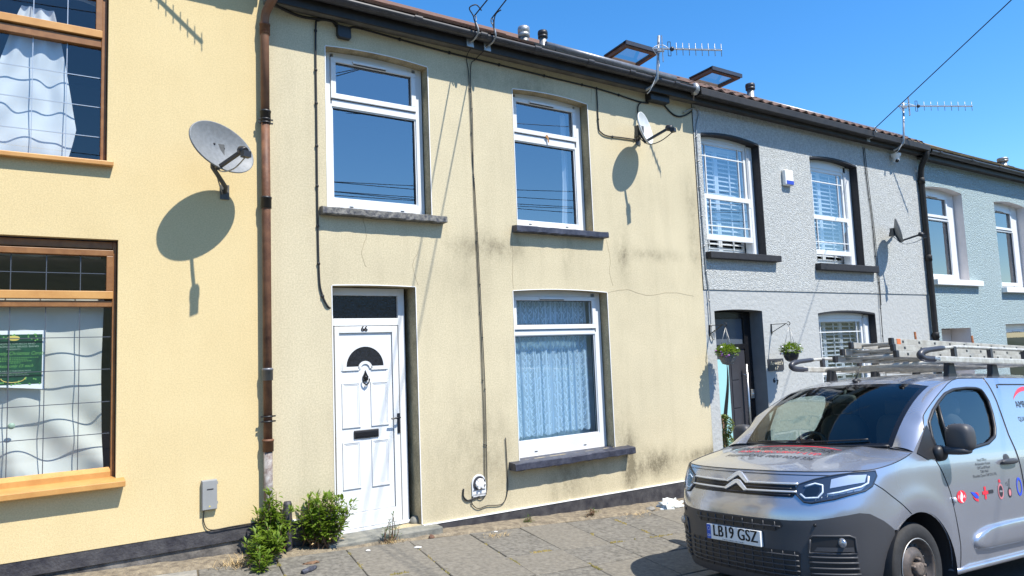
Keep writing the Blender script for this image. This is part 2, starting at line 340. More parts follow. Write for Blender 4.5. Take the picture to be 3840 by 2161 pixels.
def arc_z(op, x):
    xa, xb, za, zb, rise = op[:5]; t = (x - xa) / (xb - xa) * 2 - 1; return zb - rise + rise * (1 - t * t)
def wall_panel(mb, x0, x1, z0, z1, ops, y=0.):
    xc = sorted({x0, x1} | {v for o in ops for v in o[:2]}); 
    for a, b in zip(xc[:-1], xc[1:]):
        mid = (a + b) / 2; colops = sorted([o for o in ops if o[0] <= mid <= o[1]], key=lambda o: o[2])
        n = 10 if colops else 1; xx = [a + (b - a) * i / n for i in range(n + 1)]
        for p, q in zip(xx[:-1], xx[1:]):
            lo = [(p, z0), (q, z0)]
            for o in colops:
                if o[2] > z0: mb.quad((lo[0][0], y, lo[0][1]), (lo[1][0], y, lo[1][1]), (q, y, o[2]), (p, y, o[2]))
                lo = [(p, arc_z(o, p)), (q, arc_z(o, q))]
            mb.quad((p, y, lo[0][1]), (q, y, lo[1][1]), (q, y, z1), (p, y, z1))
def reveal(mb, o, d, y=0., bottom=True):
    xa, xb, za, zb, rise = o[:5]; n = 10
    mb.quad((xa, y, za), (xa, d, za), (xa, d, zb - rise), (xa, y, zb - rise)); mb.quad((xb, d, za), (xb, y, za), (xb, y, zb - rise), (xb, d, zb - rise))
    for i in range(n):
        p, q = xa + (xb - xa) * i / n, xa + (xb - xa) * (i + 1) / n
        mb.quad((p, y, arc_z(o, p)), (p, d, arc_z(o, p)), (q, d, arc_z(o, q)), (q, y, arc_z(o, q)))
    if bottom: mb.quad((xa, y, za), (xb, y, za), (xb, d, za), (xa, d, za))

ZE = 4.70            # gutter lip
PITCH = math.tan(R(30.6))
def zroof(y): return 4.80 + PITCH * (y + .19)
class House:
    def __init__(s, name, label, x0, x1, zb):
        s.x0, s.x1 = x0, x1; s.root = thing(name, label, 'house', (x0 * U, 0, zb * U)); s.org = tuple(s.root.location)
    def part(s, name, mb, m, parent=None, **k): return mb.build(name, M[m] if isinstance(m, str) else m, parent or s.root, s.org, **k)
def shell(h, ops, wallm, revm, d, z0, soffit, gut=True, wall_bands=None, door=None, dd=.3, dz=0.):
    x0, x1 = h.x0, h.x1
    if wall_bands is None:
        w = MB(); wall_panel(w, x0, x1, z0, 4.72 + dz, ops); h.wall = h.part('wall', w, wallm)
    else:
        (zb, mu, ml) = wall_bands
        up = [o for o in ops if o[2] > zb]; lo = [o for o in ops if o[2] <= zb]
        w = MB(); wall_panel(w, x0, x1, zb, 4.72, up, -.012); h.wall = h.part('upper_wall', w, mu)
        w = MB(); w.quad((x0, -.012, zb), (x1, -.012, zb), (x1, 0, zb), (x0, 0, zb)); h.part('drip_edge', w, ml)
        w = MB(); wall_panel(w, x0, x1, z0, zb, lo); h.part('lower_wall', w, ml)
    for o in ops:
        rv = MB(); reveal(rv, o, dd if o is door else d, -.0121 if (wall_bands and o[2] > wall_bands[0]) else 0); h.part('reveal', rv, revm)
    # rooms behind the windows
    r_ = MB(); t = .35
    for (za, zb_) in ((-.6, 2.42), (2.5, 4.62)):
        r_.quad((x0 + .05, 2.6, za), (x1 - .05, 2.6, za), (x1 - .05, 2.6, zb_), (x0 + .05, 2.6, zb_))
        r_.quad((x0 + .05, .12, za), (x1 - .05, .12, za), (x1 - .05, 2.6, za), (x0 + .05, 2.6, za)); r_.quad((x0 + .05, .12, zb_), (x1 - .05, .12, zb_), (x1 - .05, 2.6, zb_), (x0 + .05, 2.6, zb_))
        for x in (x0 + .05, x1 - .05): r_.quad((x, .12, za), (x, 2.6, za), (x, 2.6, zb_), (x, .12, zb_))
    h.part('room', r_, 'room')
    # eaves
    s_ = MB(); s_.box(x0, x1, -.134, -.0, 4.665 + dz, 4.685 + dz); h.part('soffit', s_, soffit)
    f_ = MB(); f_.box(x0, x1, -.157, -.135, 4.64 + dz, 4.80 + dz); h.part('fascia', f_, 'fascia')
    rf = MB(); ridge = 3.4
    rf.quad((x0, -.17, zroof(-.17) + dz), (x1, -.17, zroof(-.17) + dz), (x1, ridge, zroof(ridge) + dz), (x0, ridge, zroof(ridge) + dz))
    rf.quad((x0, ridge, zroof(ridge) + dz), (x1, ridge, zroof(ridge) + dz), (x1, 7.4, 4.6), (x0, 7.4, 4.6))
    rf.quad((x0, 7.4, 4.6), (x1, 7.4, 4.6), (x1, 7.4, -.8), (x0, 7.4, -.8))
    return rf
def gutter(h, x0, x1, yc=-.215, zc=4.765, r=.055, joints=(), drop=0.):
    n = 10; pr = [(yc + r * math.cos(math.pi + math.pi * i / n), zc + r * math.sin(math.pi + math.pi * i / n)) for i in range(n + 1)]
    pi_ = [(yc + (r - .006) * math.cos(math.pi + math.pi * i / n), zc + (r - .006) * math.sin(math.pi + math.pi * i / n)) for i in range(n + 1)][::-1]
    ring = pr + pi_; g_ = MB(); g_.rows([[(x0, y, z) for y, z in ring], [(x1, y, z - drop) for y, z in ring]], True, True)
    go = h.part('gutter', g_, 'gutter')
    for x in joints:
        c = MB(); r2 = r + .009; rg = [(yc + r2 * math.cos(math.pi + math.pi * i / n), zc + .006 + r2 * math.sin(math.pi + math.pi * i / n)) for i in range(n + 1)] + [(yc + r * math.cos(2 * math.pi - math.pi * i / n), zc + .006 + r * math.sin(2 * math.pi - math.pi * i / n)) for i in range(n + 1)]
        c.rows([[(x - .04, y, z) for y, z in rg], [(x + .04, y, z) for y, z in rg]], True, True); c.box(x - .03, x + .03, yc + r, yc + r + .03, zc - .03, zc); h.part('gutter_bracket', c, 'gutter', go)
    return go
def tiles(h, roof, x0, x1, w, m, kind, rows_=3, dy=.10, seed=0, lift=.0):
    rr_ = random.Random(seed); t = MB(1); W, D, T = w * U * .985, .40, .022
    if kind == 'flat':
        t.box(0, W, 0, D, 0, T)
    else:                       # rolled tile
        n = 10; pr = [(W * i / n, .034 * (math.sin(math.pi * 2 * i / n - .8) * .5 + .5)) for i in range(n + 1)]
        t.rows([[(x, 0, z) for x, z in pr], [(x, 0, z + T) for x, z in pr], [(x, D, z + T) for x, z in pr], [(x, D, z) for x, z in pr]], False, False); 
        t.rows([[(x, 0, z + T + .0005) for x, z in pr], [(x, D, z + T + .0005) for x, z in pr]], True)
    me = None; ang = math.atan(PITCH)
    n = int((x1 - x0) / w)
    for j in range(rows_):
        for i in range(n):
            y = -.225 + j * .26 + rr_.uniform(-.006, .006); z = zroof(y) + .012 + lift + .012 * j * 0
            loc = ((x0 + i * w) * U - h.org[0], y * U - h.org[1], z * U - h.org[2])
            if me is None:
                o = t.build('roof_tile', M[m], roof, (0, 0, 0)); me = o.data; o.location = loc
            else: o = inst(me, 'roof_tile', roof, loc)
            o.rotation_euler = (ang - .035, rr_.uniform(-.012, .012), rr_.uniform(-.008, .008))

def bars(h, name, m, rects, y0, y1, parent, bevel=.004):
    b = MB()
    for (a, c, za, zb) in rects: b.box(a, c, y0, y1, za, zb)
    return h.part(name, b, m, parent, bevel=bevel, fix=False)
def pane(h, x0, x1, z0, z1, y, parent, m='glass', name='pane'):
    p = MB(); p.quad((x0, y, z0), (x1, y, z0), (x1, y, z1), (x0, y, z1)); return h.part(name, p, m, parent)
def casement(h, op, y, g1, g2, m='upvc', vent=True, gm='glass'):
    """upvc window: fixed pane below (g2), top-hung light above (g1); g=(x0,x1,z0,z1) of the glass"""
    xa, xb, za, zb, rise = op[:5]; xo0, xo1 = xa + .012, xb - .012; top = zb + .0
    fr = MB()
    # outer frame: mitred bars butt together, the head follows the arch of the opening
    fr.box(xo0, g2[0], y, y + .06, za, g2[3] + .02); fr.box(g2[1], xo1, y, y + .06, za, g2[3] + .02)
    fr.box(g2[0], g2[1], y, y + .06, za, g2[2])
    tr0, tr1 = g2[3], g1[2] - .055
    fr.box(g2[0], g2[1], y, y + .06, g2[3], tr1 - .004)
    fr.box(xo0, g1[0] - .05, y, y + .06, g2[3] + .02, zb - rise - .002); fr.box(g1[1] + .05, xo1, y, y + .06, g2[3] + .02, zb - rise - .002)
    n = 10
    hx0, hx1 = g1[0] - .05, g1[1] + .05; zl = g1[3] + .045
    for i in range(n):
        p, q = xo0 + (xo1 - xo0) * i / n, xo0 + (xo1 - xo0) * (i + 1) / n
        a, b = min(arc_z(op, p), zb) - .001, min(arc_z(op, q), zb) - .001; lo = min(zl, min(a, b) - .01) if hx0 < (p + q) / 2 < hx1 else zb - rise - .002
        if min(a, b) > lo: fr.add([(p, y, lo), (q, y, lo), (q, y, b), (p, y, a), (p, y + .06, lo), (q, y + .06, lo), (q, y + .06, b), (p, y + .06, a)], [(0, 1, 2, 3), (7, 6, 5, 4), (0, 4, 5, 1), (1, 5, 6, 2), (2, 6, 7, 3), (3, 7, 4, 0)])
    w = h.part('window', fr, m, fix=False)
    # opening light, 12 mm proud
    x0, x1, z0, z1 = g1; c = .048
    bars(h, 'casement_frame', m, [(x0 - c, x1 + c, z0 - c, z0), (x0 - c, x1 + c, z1, z1 + c * .9), (x0 - c, x0, z0, z1), (x1, x1 + c, z0, z1)], y - .016, y + .05, w)
    # glazing bead and sloping ledge under the fixed pane
    x0, x1, z0, z1 = g2; b = .012
    bars(h, 'glazing_bead', m, [(x0 - .001, x1 + .001, z0 - .001, z0 + b), (x0, x1, z1 - b, z1), (x0, x0 + b, z0 + b, z1 - b), (x1 - b, x1, z0 + b, z1 - b)], y + .012, y + .03, w, 0)
    bars(h, 'gasket', 'black', [(g1[0], g1[1], g1[2], g1[2] + .006), (g1[0], g1[1], g1[3] - .006, g1[3]), (g1[1] - .007, g1[1], g1[2], g1[3])], y + .006, y + .012, w, 0)
    bars(h, 'gasket', 'black', [(x0 + b, x1 - b, z1 - b - .006, z1 - b), (x1 - b - .008, x1 - b, z0 + b, z1 - b)], y + .022, y + .03, w, 0)
    pane(h, g1[0], g1[1], g1[2], g1[3], y + .02, w, gm); pane(h, g2[0], g2[1], g2[2], g2[3], y + .036, w, gm)
    if vent:
        xm = (g1[0] + g1[1]) / 2 - .05; L_ = min(.17, (g1[1] - g1[0]) * .23)
        bars(h, 'trickle_vent', m, [(xm - L_, xm + L_, g1[3] + .012, g1[3] + .034)], y - .034, y - .016, w); bars(h, 'vent_slot', 'black', [(xm - L_ + .01, xm + L_ - .01, g1[3] + .004, g1[3] + .011)], y - .026, y - .017, w, 0)
    for fx in (.2, .8):
        xm = x0 + (x1 - x0) * fx; bars(h, 'drain_cap', 'black', [(xm - .018, xm + .018, za + .045, za + .052)], y - .004, y, w, 0)
    return w
def sill(h, x0, x1, z0, z1, m, proj=.075, y1=.10, parent=None):
    s = MB(); n = 24; rs_ = random.Random(int(x0 * 100)); rows_ = []
    for i in range(n + 1):
        x = x0 + (x1 - x0) * i / n; j = lambda a: rs_.uniform(-a, a)
        rows_.append([(x, y1, z0), (x, -proj + j(.003), z0 + j(.005)), (x, -proj - .004 + j(.003), z0 + .008), (x, -proj - .002 + j(.003), z1 - .016 + j(.003)), (x, -proj + .01, z1 - .008 + j(.003)), (x, y1, z1 + .006)])
    s.rows(rows_, False, True); s.add(rows_[0], [tuple(range(6))]); s.add(rows_[-1], [tuple(range(6))])
    return h.part('sill', s, m, parent)

# ---- number 66, the cream house in the middle
h66 = House('terraced_house', 'cream rendered terraced house with white door 66 and brown tiled eaves', 1.55, 6.875, -.1)
W1, W2, W3, D66 = (2.09, 3.112, 2.935, 4.44, .028), (4.112, 5.135, 2.912, 4.40, .028), (4.02, 5.287, .515, 2.245, .022), (2.116, 2.918, .07, 2.25, .008)
rf = shell(h66, [W1, W2, W3, D66], 'wall66', 'reveal66', .13, -.5, 'soffit', door=D66, dd=.24)
roof66 = h66.part('roof', rf, 'tile_brown')
gutter(h66, 1.58, 6.70, joints=(2.9, 3.62, 4.28, 5.0, 5.62, 5.98, 6.35))
tiles(h66, roof66, 1.56, 4.27, .27, 'tile_brown', 'flat', 3, seed=1, lift=.012); tiles(h66, roof66, 4.27, 6.85, .27, 'tile_slate', 'flat', 3, seed=2, lift=.004)
w = MB(); w.tube([(4.62, .05, zroof(.05) + .05), (6.66, .05, zroof(.05) + .035)], .036, 10); h66.part('lead_roll', w, 'lead', roof66)
w = MB(); w.lathe([(0, .0), (.058, 0), (.058, .14), (.05, .14), (.05, .0)], (6.60, -.30, 4.60), 'x', 14); 
def gutter_end(h, x):
    g_ = MB(); g_.ell((x, -.215, 4.76), (.05, .07, .08), 12, 8); h.part('gutter_outlet', g_, 'galv')
gutter_end(h66, 6.71)
casement(h66, W1, .12, (2.222, 2.985, 4.032, 4.330), (2.185, 3.034, 3.05, 3.912), 'upvc')
casement(h66, W2, .12, (4.228, 4.998, 4.0, 4.292), (4.192, 5.024, 2.99, 3.868), 'upvc')
casement(h66, W3, .12, (4.126, 5.152, 1.878, 2.137), (4.092, 5.185, .672, 1.770), 'upvc', gm='glass_low')
sill(h66, 2.014, 3.236, 2.862, 2.936, 'flaky_sill', .085); sill(h66, 4.04, 5.285, 2.832, 2.906, 'slate_sill', .085); sill(h66, 3.89, 5.48, .435, .515, 'slate_sill', .12)
# hairline cracks in the render
M['crack'] = mat('crack_line', (.30, .25, .165), .95); rc_ = random.Random(21)
for pts in ([(2.42, 2.86), (2.44, 2.7), (2.40, 2.55), (2.43, 2.42)], [(4.02, 2.82), (4.03, 2.6), (4.02, 2.4), (4.025, 2.25)], [(5.32, 2.82), (5.36, 2.62), (5.34, 2.45), (5.38, 2.3)], [(5.30, 2.22), (5.6, 2.26), (5.9, 2.20), (6.3, 2.24), (6.7, 2.20)], [(2.95, 2.26), (2.90, 2.45), (2.97, 2.6)], [(5.20, 4.40), (5.21, 4.55), (5.205, 4.65)]):
    q = [(x + rc_.uniform(-.006, .006), z + rc_.uniform(-.006, .006)) for x, z in [p[::2] if len(p) == 3 else p for p in [(a, 0, b) for a, b in pts]]]; q = smooth_path([(x, -.0006, z) for x, z in q], 5); q = [(x + rc_.uniform(-.004, .004), y, z + rc_.uniform(-.004, .004)) for x, y, z in q]
    m_ = MB(); m_.tube(q, .0016, 4); h66.part('crack', m_, 'crack')
# white corner beads round the openings
def bead(h, o, top=True, left=True, right=True, w=.007, m='white'):
    xa, xb, za, zb, rise = o[:5]; b = MB()
    if left: b.box(xa - w, xa, -.004, .004, za, zb - rise)
    if right: b.box(xb, xb + w, -.004, .004, za, zb - rise)
    if top:
        for i in range(10):
            p, q = xa + (xb - xa) * i / 10, xa + (xb - xa) * (i + 1) / 10; a, c = arc_z(o, p), arc_z(o, q)
            b.add([(p, -.004, a), (q, -.004, c), (q, -.004, c + w), (p, -.004, a + w), (p, .004, a), (q, .004, c), (q, .004, c + w), (p, .004, a + w)], [(0, 1, 2, 3), (0, 4, 5, 1), (3, 2, 6, 7)])
    h.part('corner_bead', b, m, fix=False)
for o in (W1, W2, W3, D66): bead(h66, o)
# plinth and its bead
p = MB(); p.prism([(1.56, -.5), (2.085, -.5), (2.085, .272), (1.56, .305)], -.014, .0); h66.part('plinth', p, 'plinth')
p = MB(); p.prism([(2.93, -.6), (6.872, -.6), (6.872, .004), (2.93, .06)], -.016, .0); h66.part('plinth', p, 'plinth')
p = MB(); p.add([(2.93, -.022, .058), (6.872, -.022, .002), (6.872, -.022, .010), (2.93, -.022, .066), (2.93, 0, .058), (6.872, 0, .002), (6.872, 0, .010), (2.93, 0, .066)], [(0, 1, 2, 3), (4, 7, 6, 5), (0, 4, 5, 1), (3, 2, 6, 7)]); h66.part('bell_bead', p, 'white')
p = MB(); p.add([(1.56, -.022, .303), (2.1, -.022, .270), (2.1, -.022, .279), (1.56, -.022, .312), (1.56, 0, .303), (2.1, 0, .270), (2.1, 0, .279), (1.56, 0, .312)], [(0, 1, 2, 3), (4, 7, 6, 5), (0, 4, 5, 1), (3, 2, 6, 7)]); h66.part('bell_bead', p, 'white')
# door 66
yd = .155; dr = MB()
L0, L1, T0, T1 = 2.13, 2.868, 1.835, 2.24
door = None
fr = MB(); fr.box(L0, 2.176, yd, yd + .06, .085, 2.24); fr.box(2.806, 2.872, yd, yd + .06, .085, 2.24); fr.box(2.176, 2.806, yd, yd + .06, 2.172, 2.24); fr.box(2.176, 2.806, yd, yd + .06, 1.895, 1.962); fr.box(2.13, 2.868, yd - .03, yd + .06, .075, .10)
frame = h66.part('door_frame', fr, 'upvc', bevel=.004, fix=False)
lf = MB(); a0, a1, b0, b1 = 2.182, 2.792, .104, 1.888; c0, c1, e0, e1 = 2.224, 2.735, .235, 1.83
lf.box(a0, c0, yd - .012, yd + .05, b0, b1); lf.box(c1, a1, yd - .012, yd + .05, b0, b1); lf.box(c0, c1, yd - .012, yd + .05, b0, e0); lf.box(c0, c1, yd - .012, yd + .05, e1, b1); lf.box(c0, c1, yd + .004, yd + .04, e0, e1)
door = h66.part('door', lf, 'upvc', bevel=.004, fix=False)
g_ = MB(); g_.box(a0, a1, yd - .004, yd + .002, b0 - .006, b0); 
ln = MB(); ln.box(c0 - .001, c1 + .003, yd - .0035, yd + .0035, e1, e1 + .004); ln.box(c1, c1 + .004, yd - .0035, yd + .0035, e0, e1); ln.box(c0, c1, yd - .0035, yd + .0035, e0 - .003, e0); h66.part('seal', ln, 'black', door)
yp = yd + .004
for (x0, x1, z0, z1) in ((2.245, 2.417, .982, 1.385), (2.518, 2.69, .982, 1.383), (2.243, 2.412, .447, .860), (2.516, 2.688, .443, .860)):
    pn = MB()
    for (i_, d_) in ((0, .010), (.0141, .006)):
        xa, xb, za, zb = x0 + i_, x1 - i_, z0 + i_, z1 - i_; t = .014 if i_ == 0 else .012
        pn.box(xa, xb, yp - d_, yp, za, za + t); pn.box(xa, xb, yp - d_, yp, zb - t, zb); pn.box(xa, xa + t, yp - d_, yp, za + t, zb - t); pn.box(xb - t, xb, yp - d_, yp, za + t, zb - t)
    pn.box(x0 + .0262, x1 - .0262, yp - .003, yp, z0 + .0262, z1 - .0262)
    h66.part('door_panel', pn, 'upvc', door, bevel=.004, fix=False)
# fan-shaped light over the knocker
def fan(ri, ro, y0, y1, zc, xc=2.468, inner=.055, flat=.0):
    m_ = MB(); n = 24
    prof = [(ri, y1), (ri, y0), (ro, y0), (ro, y1)]
    rows_ = [[(xc + r_ * math.cos(math.pi * i / n), y, zc + r_ * math.sin(math.pi * i / n)) for r_, y in prof] for i in range(n + 1)]
    m_.rows(rows_, False); return m_
zc = 1.525
for (ri, ro, d_) in ((.178, .212, .011), (.196, .226, .006)):
    m_ = fan(ri, ro, yp - d_, yp, zc); m_.box(2.468 - ro, 2.468 - .058, yp - d_, yp, zc - .034, zc); m_.box(2.468 + .058, 2.468 + ro, yp - d_, yp, zc - .034, zc)
    n = 12; rows_ = [[(2.468 + r_ * math.cos(math.pi * i / n), y, zc - .02 + r_ * math.sin(math.pi * i / n)) for r_, y in ((.042, yp), (.042, yp - d_), (.068, yp - d_), (.068, yp))] for i in range(n + 1)]
    m_.rows(rows_, False); h66.part('fanlight_moulding', m_, 'upvc', door, fix=False)
m_ = MB(); n = 24
poly = [(2.468 + .178 * math.cos(math.pi * i / n), zc + .178 * math.sin(math.pi * i / n)) for i in range(n + 1)] + [(2.468 + .06 * math.cos(math.pi - math.pi * i / 10), zc + .045 * math.sin(math.pi * i / 10)) for i in range(11)]
M['glass_dark'] = mat('dark_obscure_glass', (.016, .017, .022), .12, bump=.25, bscale=70, spec=.6, var=.3, vscale=30)
m_.prism(poly, yp - .006, yp - .001); h66.part('fanlight_glass', m_, 'glass_dark', door)
pane(h66, 2.176, 2.806, 1.962, 2.172, yd + .03, frame, 'glass_dark', 'transom_glass')
# letter plate, knocker, handle, numerals
m_ = MB(); m_.box(2.349, 2.586, yp - .014, yp, .880, .955); lp = h66.part('letter_plate', m_, 'black', door, bevel=.008)
m_ = MB(); m_.box(2.362, 2.573, yp - .020, yp - .0145, .896, .939); h66.part('flap', m_, 'black_gloss', lp, bevel=.004)
m_ = MB(); m_.prism([(2.468, 1.49), (2.482, 1.455), (2.496, 1.43), (2.492, 1.40), (2.468, 1.385), (2.444, 1.40), (2.440, 1.43), (2.454, 1.455)], yp - .016, yp); m_.ell((2.468, yp - .018, 1.425), (.016, .012, .016)); kn = h66.part('knocker', m_, 'black_gloss', door, bevel=.003)
m_ = MB(); m_.tube(arc_pts(R(170), R(370), 14, lambda t: (2.468 + .030 * math.cos(t), yp - .026, 1.405 + .045 * math.sin(t))), .006, 6); m_.ell((2.468, yp - .02, 1.358), (.009, .014, .009)); h66.part('knocker_ring', m_, 'black_gloss', kn)
m_ = MB(); m_.box(2.766, 2.792, yd - .022, yd - .0125, .895, 1.078); hn = h66.part('handle_plate', m_, 'black_gloss', door, bevel=.004)
m_ = MB(); m_.tube(smooth_path([(2.778, yd - .02, 1.04), (2.778, yd - .055, 1.04), (2.76, yd - .062, 1.04), (2.69, yd - .058, 1.036)]), .008, 8); h66.part('lever', m_, 'black_gloss', hn)
M['bronze'] = mat('brown_numeral', (.05, .022, .012), .35, .3)
m_ = MB(1); put_text(m_, '66', lambda x, z: (2.462 * U + x, (yd - .016) * U, 1.863 * U + z), .078, .95, bold=.003); h66.part('numeral', m_, 'bronze', door, fix=False)
# step
m_ = MB(); m_.add([(2.0, -.17, .078), (3.06, -.15, .055), (3.06, .16, .065), (2.0, .16, .088), (2.0, -.16, -.3), (3.06, -.14, -.3), (3.06, .16, -.3), (2.0, .16, -.3)], [(0, 1, 2, 3), (0, 4, 5, 1), (1, 5, 6, 2), (3, 7, 4, 0)])
M['step'] = mat('worn_slate_step', (.11, .115, .105), .7, c2=(.26, .25, .21), vscale=7, bump=.5, bscale=40, vdetail=8); h66.part('door_step', m_, 'step', bevel=.012)
m_ = MB(); m_.ell((2.90, .10, .085), (.05, .045, .05)); h66.part('mortar_lump', m_, 'step')
# old stub pipe by the downpipe
m_ = MB(); m_.lathe([(.0, .47), (.028, .465), (.036, .44), (.034, .1), (.036, -.05)], (1.69, -.07, .0), 'z', 12); h66.part('stub_pipe', m_, 'plinth')
# roof vents
def vent(h, roof, x, y, zt, r, capm, bodym, cap_h=.07, tilt=0):
    m_ = MB(); zb = zroof(y) - .1; m_.lathe([(r, zb), (r, zt - cap_h), (r * .98, zt - cap_h), (0, zt - cap_h)], (x, y, 0), 'z', 16); v = h.part('roof_vent', m_, bodym, roof)
    m_ = MB(); m_.lathe([(r * 1.0, zt - cap_h), (r * 1.32, zt - cap_h + .005), (r * 1.32, zt - cap_h * .66), (r * 1.15, zt - cap_h * .62), (r * 1.36, zt - cap_h * .55), (r * 1.36, zt - cap_h * .2), (r * 1.25, zt), (0, zt)], (x, y, 0), 'z', 16); h.part('vent_cowl', m_, capm, v)
vent(h66, roof66, 4.58, .4, 5.325, .052, 'galv', 'galv', .12); vent(h66, roof66, 4.625, .1, 5.165, .042, 'black', 'galv', .085)
# open roof windows
def roof_window(h, roof, x0, x1, y0, z0, y1):
    z1 = zroof(y1) + .02; t = .045; fr = MB(); W = .05
    def pt(x, v, o): y = y0 + (y1 - y0) * v; z = z0 + (z1 - z0) * v; return (x, y, z + o)
    L_ = math.hypot(y1 - y0, z1 - z0); e = W / L_
    def slab(xa, xb, va, vb): fr.add([pt(xa, va, 0), pt(xb, va, 0), pt(xb, vb, 0), pt(xa, vb, 0), pt(xa, va, t), pt(xb, va, t), pt(xb, vb, t), pt(xa, vb, t)], [(0, 3, 2, 1), (4, 5, 6, 7), (0, 1, 5, 4), (1, 2, 6, 5), (2, 3, 7, 6), (3, 0, 4, 7)])
    slab(x0, x1, 0, e); slab(x0, x1, 1 - e, 1); slab(x0, x0 + W, e, 1 - e); slab(x1 - W, x1, e, 1 - e)
    M.setdefault('pine', mat('varnished_pine', (.17, .095, .06), .5, var=.2, vscale=10)); s = h.part('roof_window', fr, 'pine', roof)
    fr = MB(); t2 = .02
    fr.box(x0 - .02, x1 + .02, y0 - .02, y0 + .03, z0 + t, z0 + t + .02); fr.add([pt(x0 - .02, 0, t + .001), pt(x0 + .03, 0, t + .001), pt(x0 + .03, 1, t + .001), pt(x0 - .02, 1, t + .001), pt(x0 - .02, 0, t + .02), pt(x0 + .03, 0, t + .02), pt(x0 + .03, 1, t + .02), pt(x0 - .02, 1, t + .02)], [(0, 3, 2, 1), (4, 5, 6, 7), (0, 1, 5, 4), (1, 2, 6, 5), (2, 3, 7, 6), (3, 0, 4, 7)])
    fr.box(x0 - .021, x1 + .021, y0 - .021, y0 - .001, z0 + .012, z0 + t + .021); h.part('sash_cover', fr, 'dark_grey', s, fix=False)
    g_ = MB(); g_.add([pt(x0 + W, e, .03), pt(x1 - W, e, .03), pt(x1 - W, 1 - e, .03), pt(x0 + W, 1 - e, .03)], [(0, 1, 2, 3)]); h.part('pane', g_, 'glass_clear', s)
    b = MB(); zb = zroof(y0 + .1); b.box(x0, x1, y1 - .05, y1 + .5, zroof(y1) - .3, zroof(y1) - .0); h.part('roof_window_kerb', b, 'dark_grey', s)
roof_window(h66, roof66, 6.19, 6.75, .40, 5.452, .82)
# ---- number 65, the yellow house on the left
h65 = House('terraced_house', 'yellow rendered terraced house with brown leaded windows on the left', -3.8, 1.549, .1)
A1, A2 = (-1.40, .392, 3.15, 4.52, 0), (-1.32, .472, .80, 2.556, 0)
rf = shell(h65, [A1, A2], 'wall65', 'wall65', .09, .32, 'soffit_dark', dz=.24); roof65 = h65.part('roof', rf, 'tile_slate')
gutter(h65, -3.8, 1.545, zc=5.005, joints=(-1, .2, 1.3)); tiles(h65, roof65, -3.8, 1.54, .27, 'tile_slate', 'flat', 2, seed=5, lift=.24)
p = MB(); p.quad((-3.8, .022, -.4), (1.549, .022, -.4), (1.549, .022, .34), (-3.8, .022, .34)); p.quad((-3.8, 0, .32), (1.549, 0, .32), (1.549, .022, .32), (-3.8, .022, .32)); h65.part('plinth', p, 'plinth_worn')
p = MB(); p.box(-3.8, 1.549, .004, .0215, .21, .32); h65.part('plinth_band', p, 'plinth')
def oak_window(h, op, y, g1, g2, vx, hz1, hz2, lm='lead_strip'):
    xa, xb, za, zb, r_ = op; w = bars(h, 'window', 'oak', [(xa + .005, g2[0], za, zb - .01), (g2[1], xb - .005, za, zb - .01), (g2[0], g2[1], za, g2[2] - .03), (g2[0], g2[1], g2[3], g1[2] - .07), (g2[0], g2[1], g1[3] + .055, zb - .01)], y, y + .06, None, .005)
    x0, x1, z0, z1 = g1; c = .045
    bars(h, 'casement_frame', 'oak', [(x0 - c, x1 + c, z1, z1 + c), (x0 - c, x0, z0, z1), (x1, x1 + c, z0, z1)], y - .016, y + .05, w)
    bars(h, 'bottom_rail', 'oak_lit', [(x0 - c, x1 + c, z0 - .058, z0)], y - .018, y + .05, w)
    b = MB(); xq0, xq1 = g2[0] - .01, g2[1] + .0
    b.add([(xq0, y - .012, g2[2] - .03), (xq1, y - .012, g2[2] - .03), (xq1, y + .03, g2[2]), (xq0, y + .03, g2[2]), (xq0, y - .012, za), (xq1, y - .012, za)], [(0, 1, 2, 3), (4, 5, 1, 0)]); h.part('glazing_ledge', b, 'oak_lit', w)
    pane(h, *g1, y + .02, w, 'glass_leaded'); pane(h, *g2, y + .034, w, 'glass_leaded')
    for x in vx:
        if g2[0] < x < g2[1]: bars(h, 'lead_strip', lm, [(x - .0028, x + .0028, g2[2], g2[3])], y + .028, y + .0335, w, 0)
        if g1[0] < x < g1[1]: bars(h, 'lead_strip', lm, [(x - .0028, x + .0028, g1[2], g1[3])], y + .014, y + .0195, w, 0)
    for z in hz2: bars(h, 'lead_strip', lm, [(g2[0], g2[1], z - .0028, z + .0028)], y + .027, y + .0325, w, 0)
    for z in hz1: bars(h, 'lead_strip', lm, [(g1[0], g1[1], z - .0028, z + .0028)], y + .013, y + .0185, w, 0)
    return w
M['lead_dark'] = mat('dark_lead_came', (.10, .11, .13), .35, .4)
M['lead_strip'] = mat('lead_came', (.40, .44, .48), .35, .5)
M['glass_leaded'] = glass('leaded_window_glass', (.92, .96, .99), .09)
vx_lo = [.236 - .2105 * i for i in range(8)]; vx_up = [.128 - .213 * i for i in range(8)]
oak_window(h65, A2, .06, (-1.2, .400, 2.172, 2.436), (-1.27, .441, .876, 2.055), vx_lo, [2.305], [1.833, 1.594, 1.354, 1.122], 'lead_dark')
oak_window(h65, A1, .06, (-1.3, .310, 4.180, 4.43), (-1.35, .350, 3.170, 4.050), vx_up, [], [3.352, 3.585, 3.815])
def wood_sill(h, x0, x1, z0, z1, proj, y1=.07):
    s = MB(); s.add([(x0, -proj, z0), (x1, -proj, z0), (x1, y1, z0), (x0, y1, z0), (x0, -proj, z1 - .012), (x1, -proj, z1 - .012), (x1, y1, z1 + .01), (x0, y1, z1 + .01)], [(0, 3, 2, 1), (4, 5, 6, 7), (0, 1, 5, 4), (1, 2, 6, 5), (2, 3, 7, 6), (3, 0, 4, 7)]); h.part('sill', s, 'oak_lit', bevel=.006)
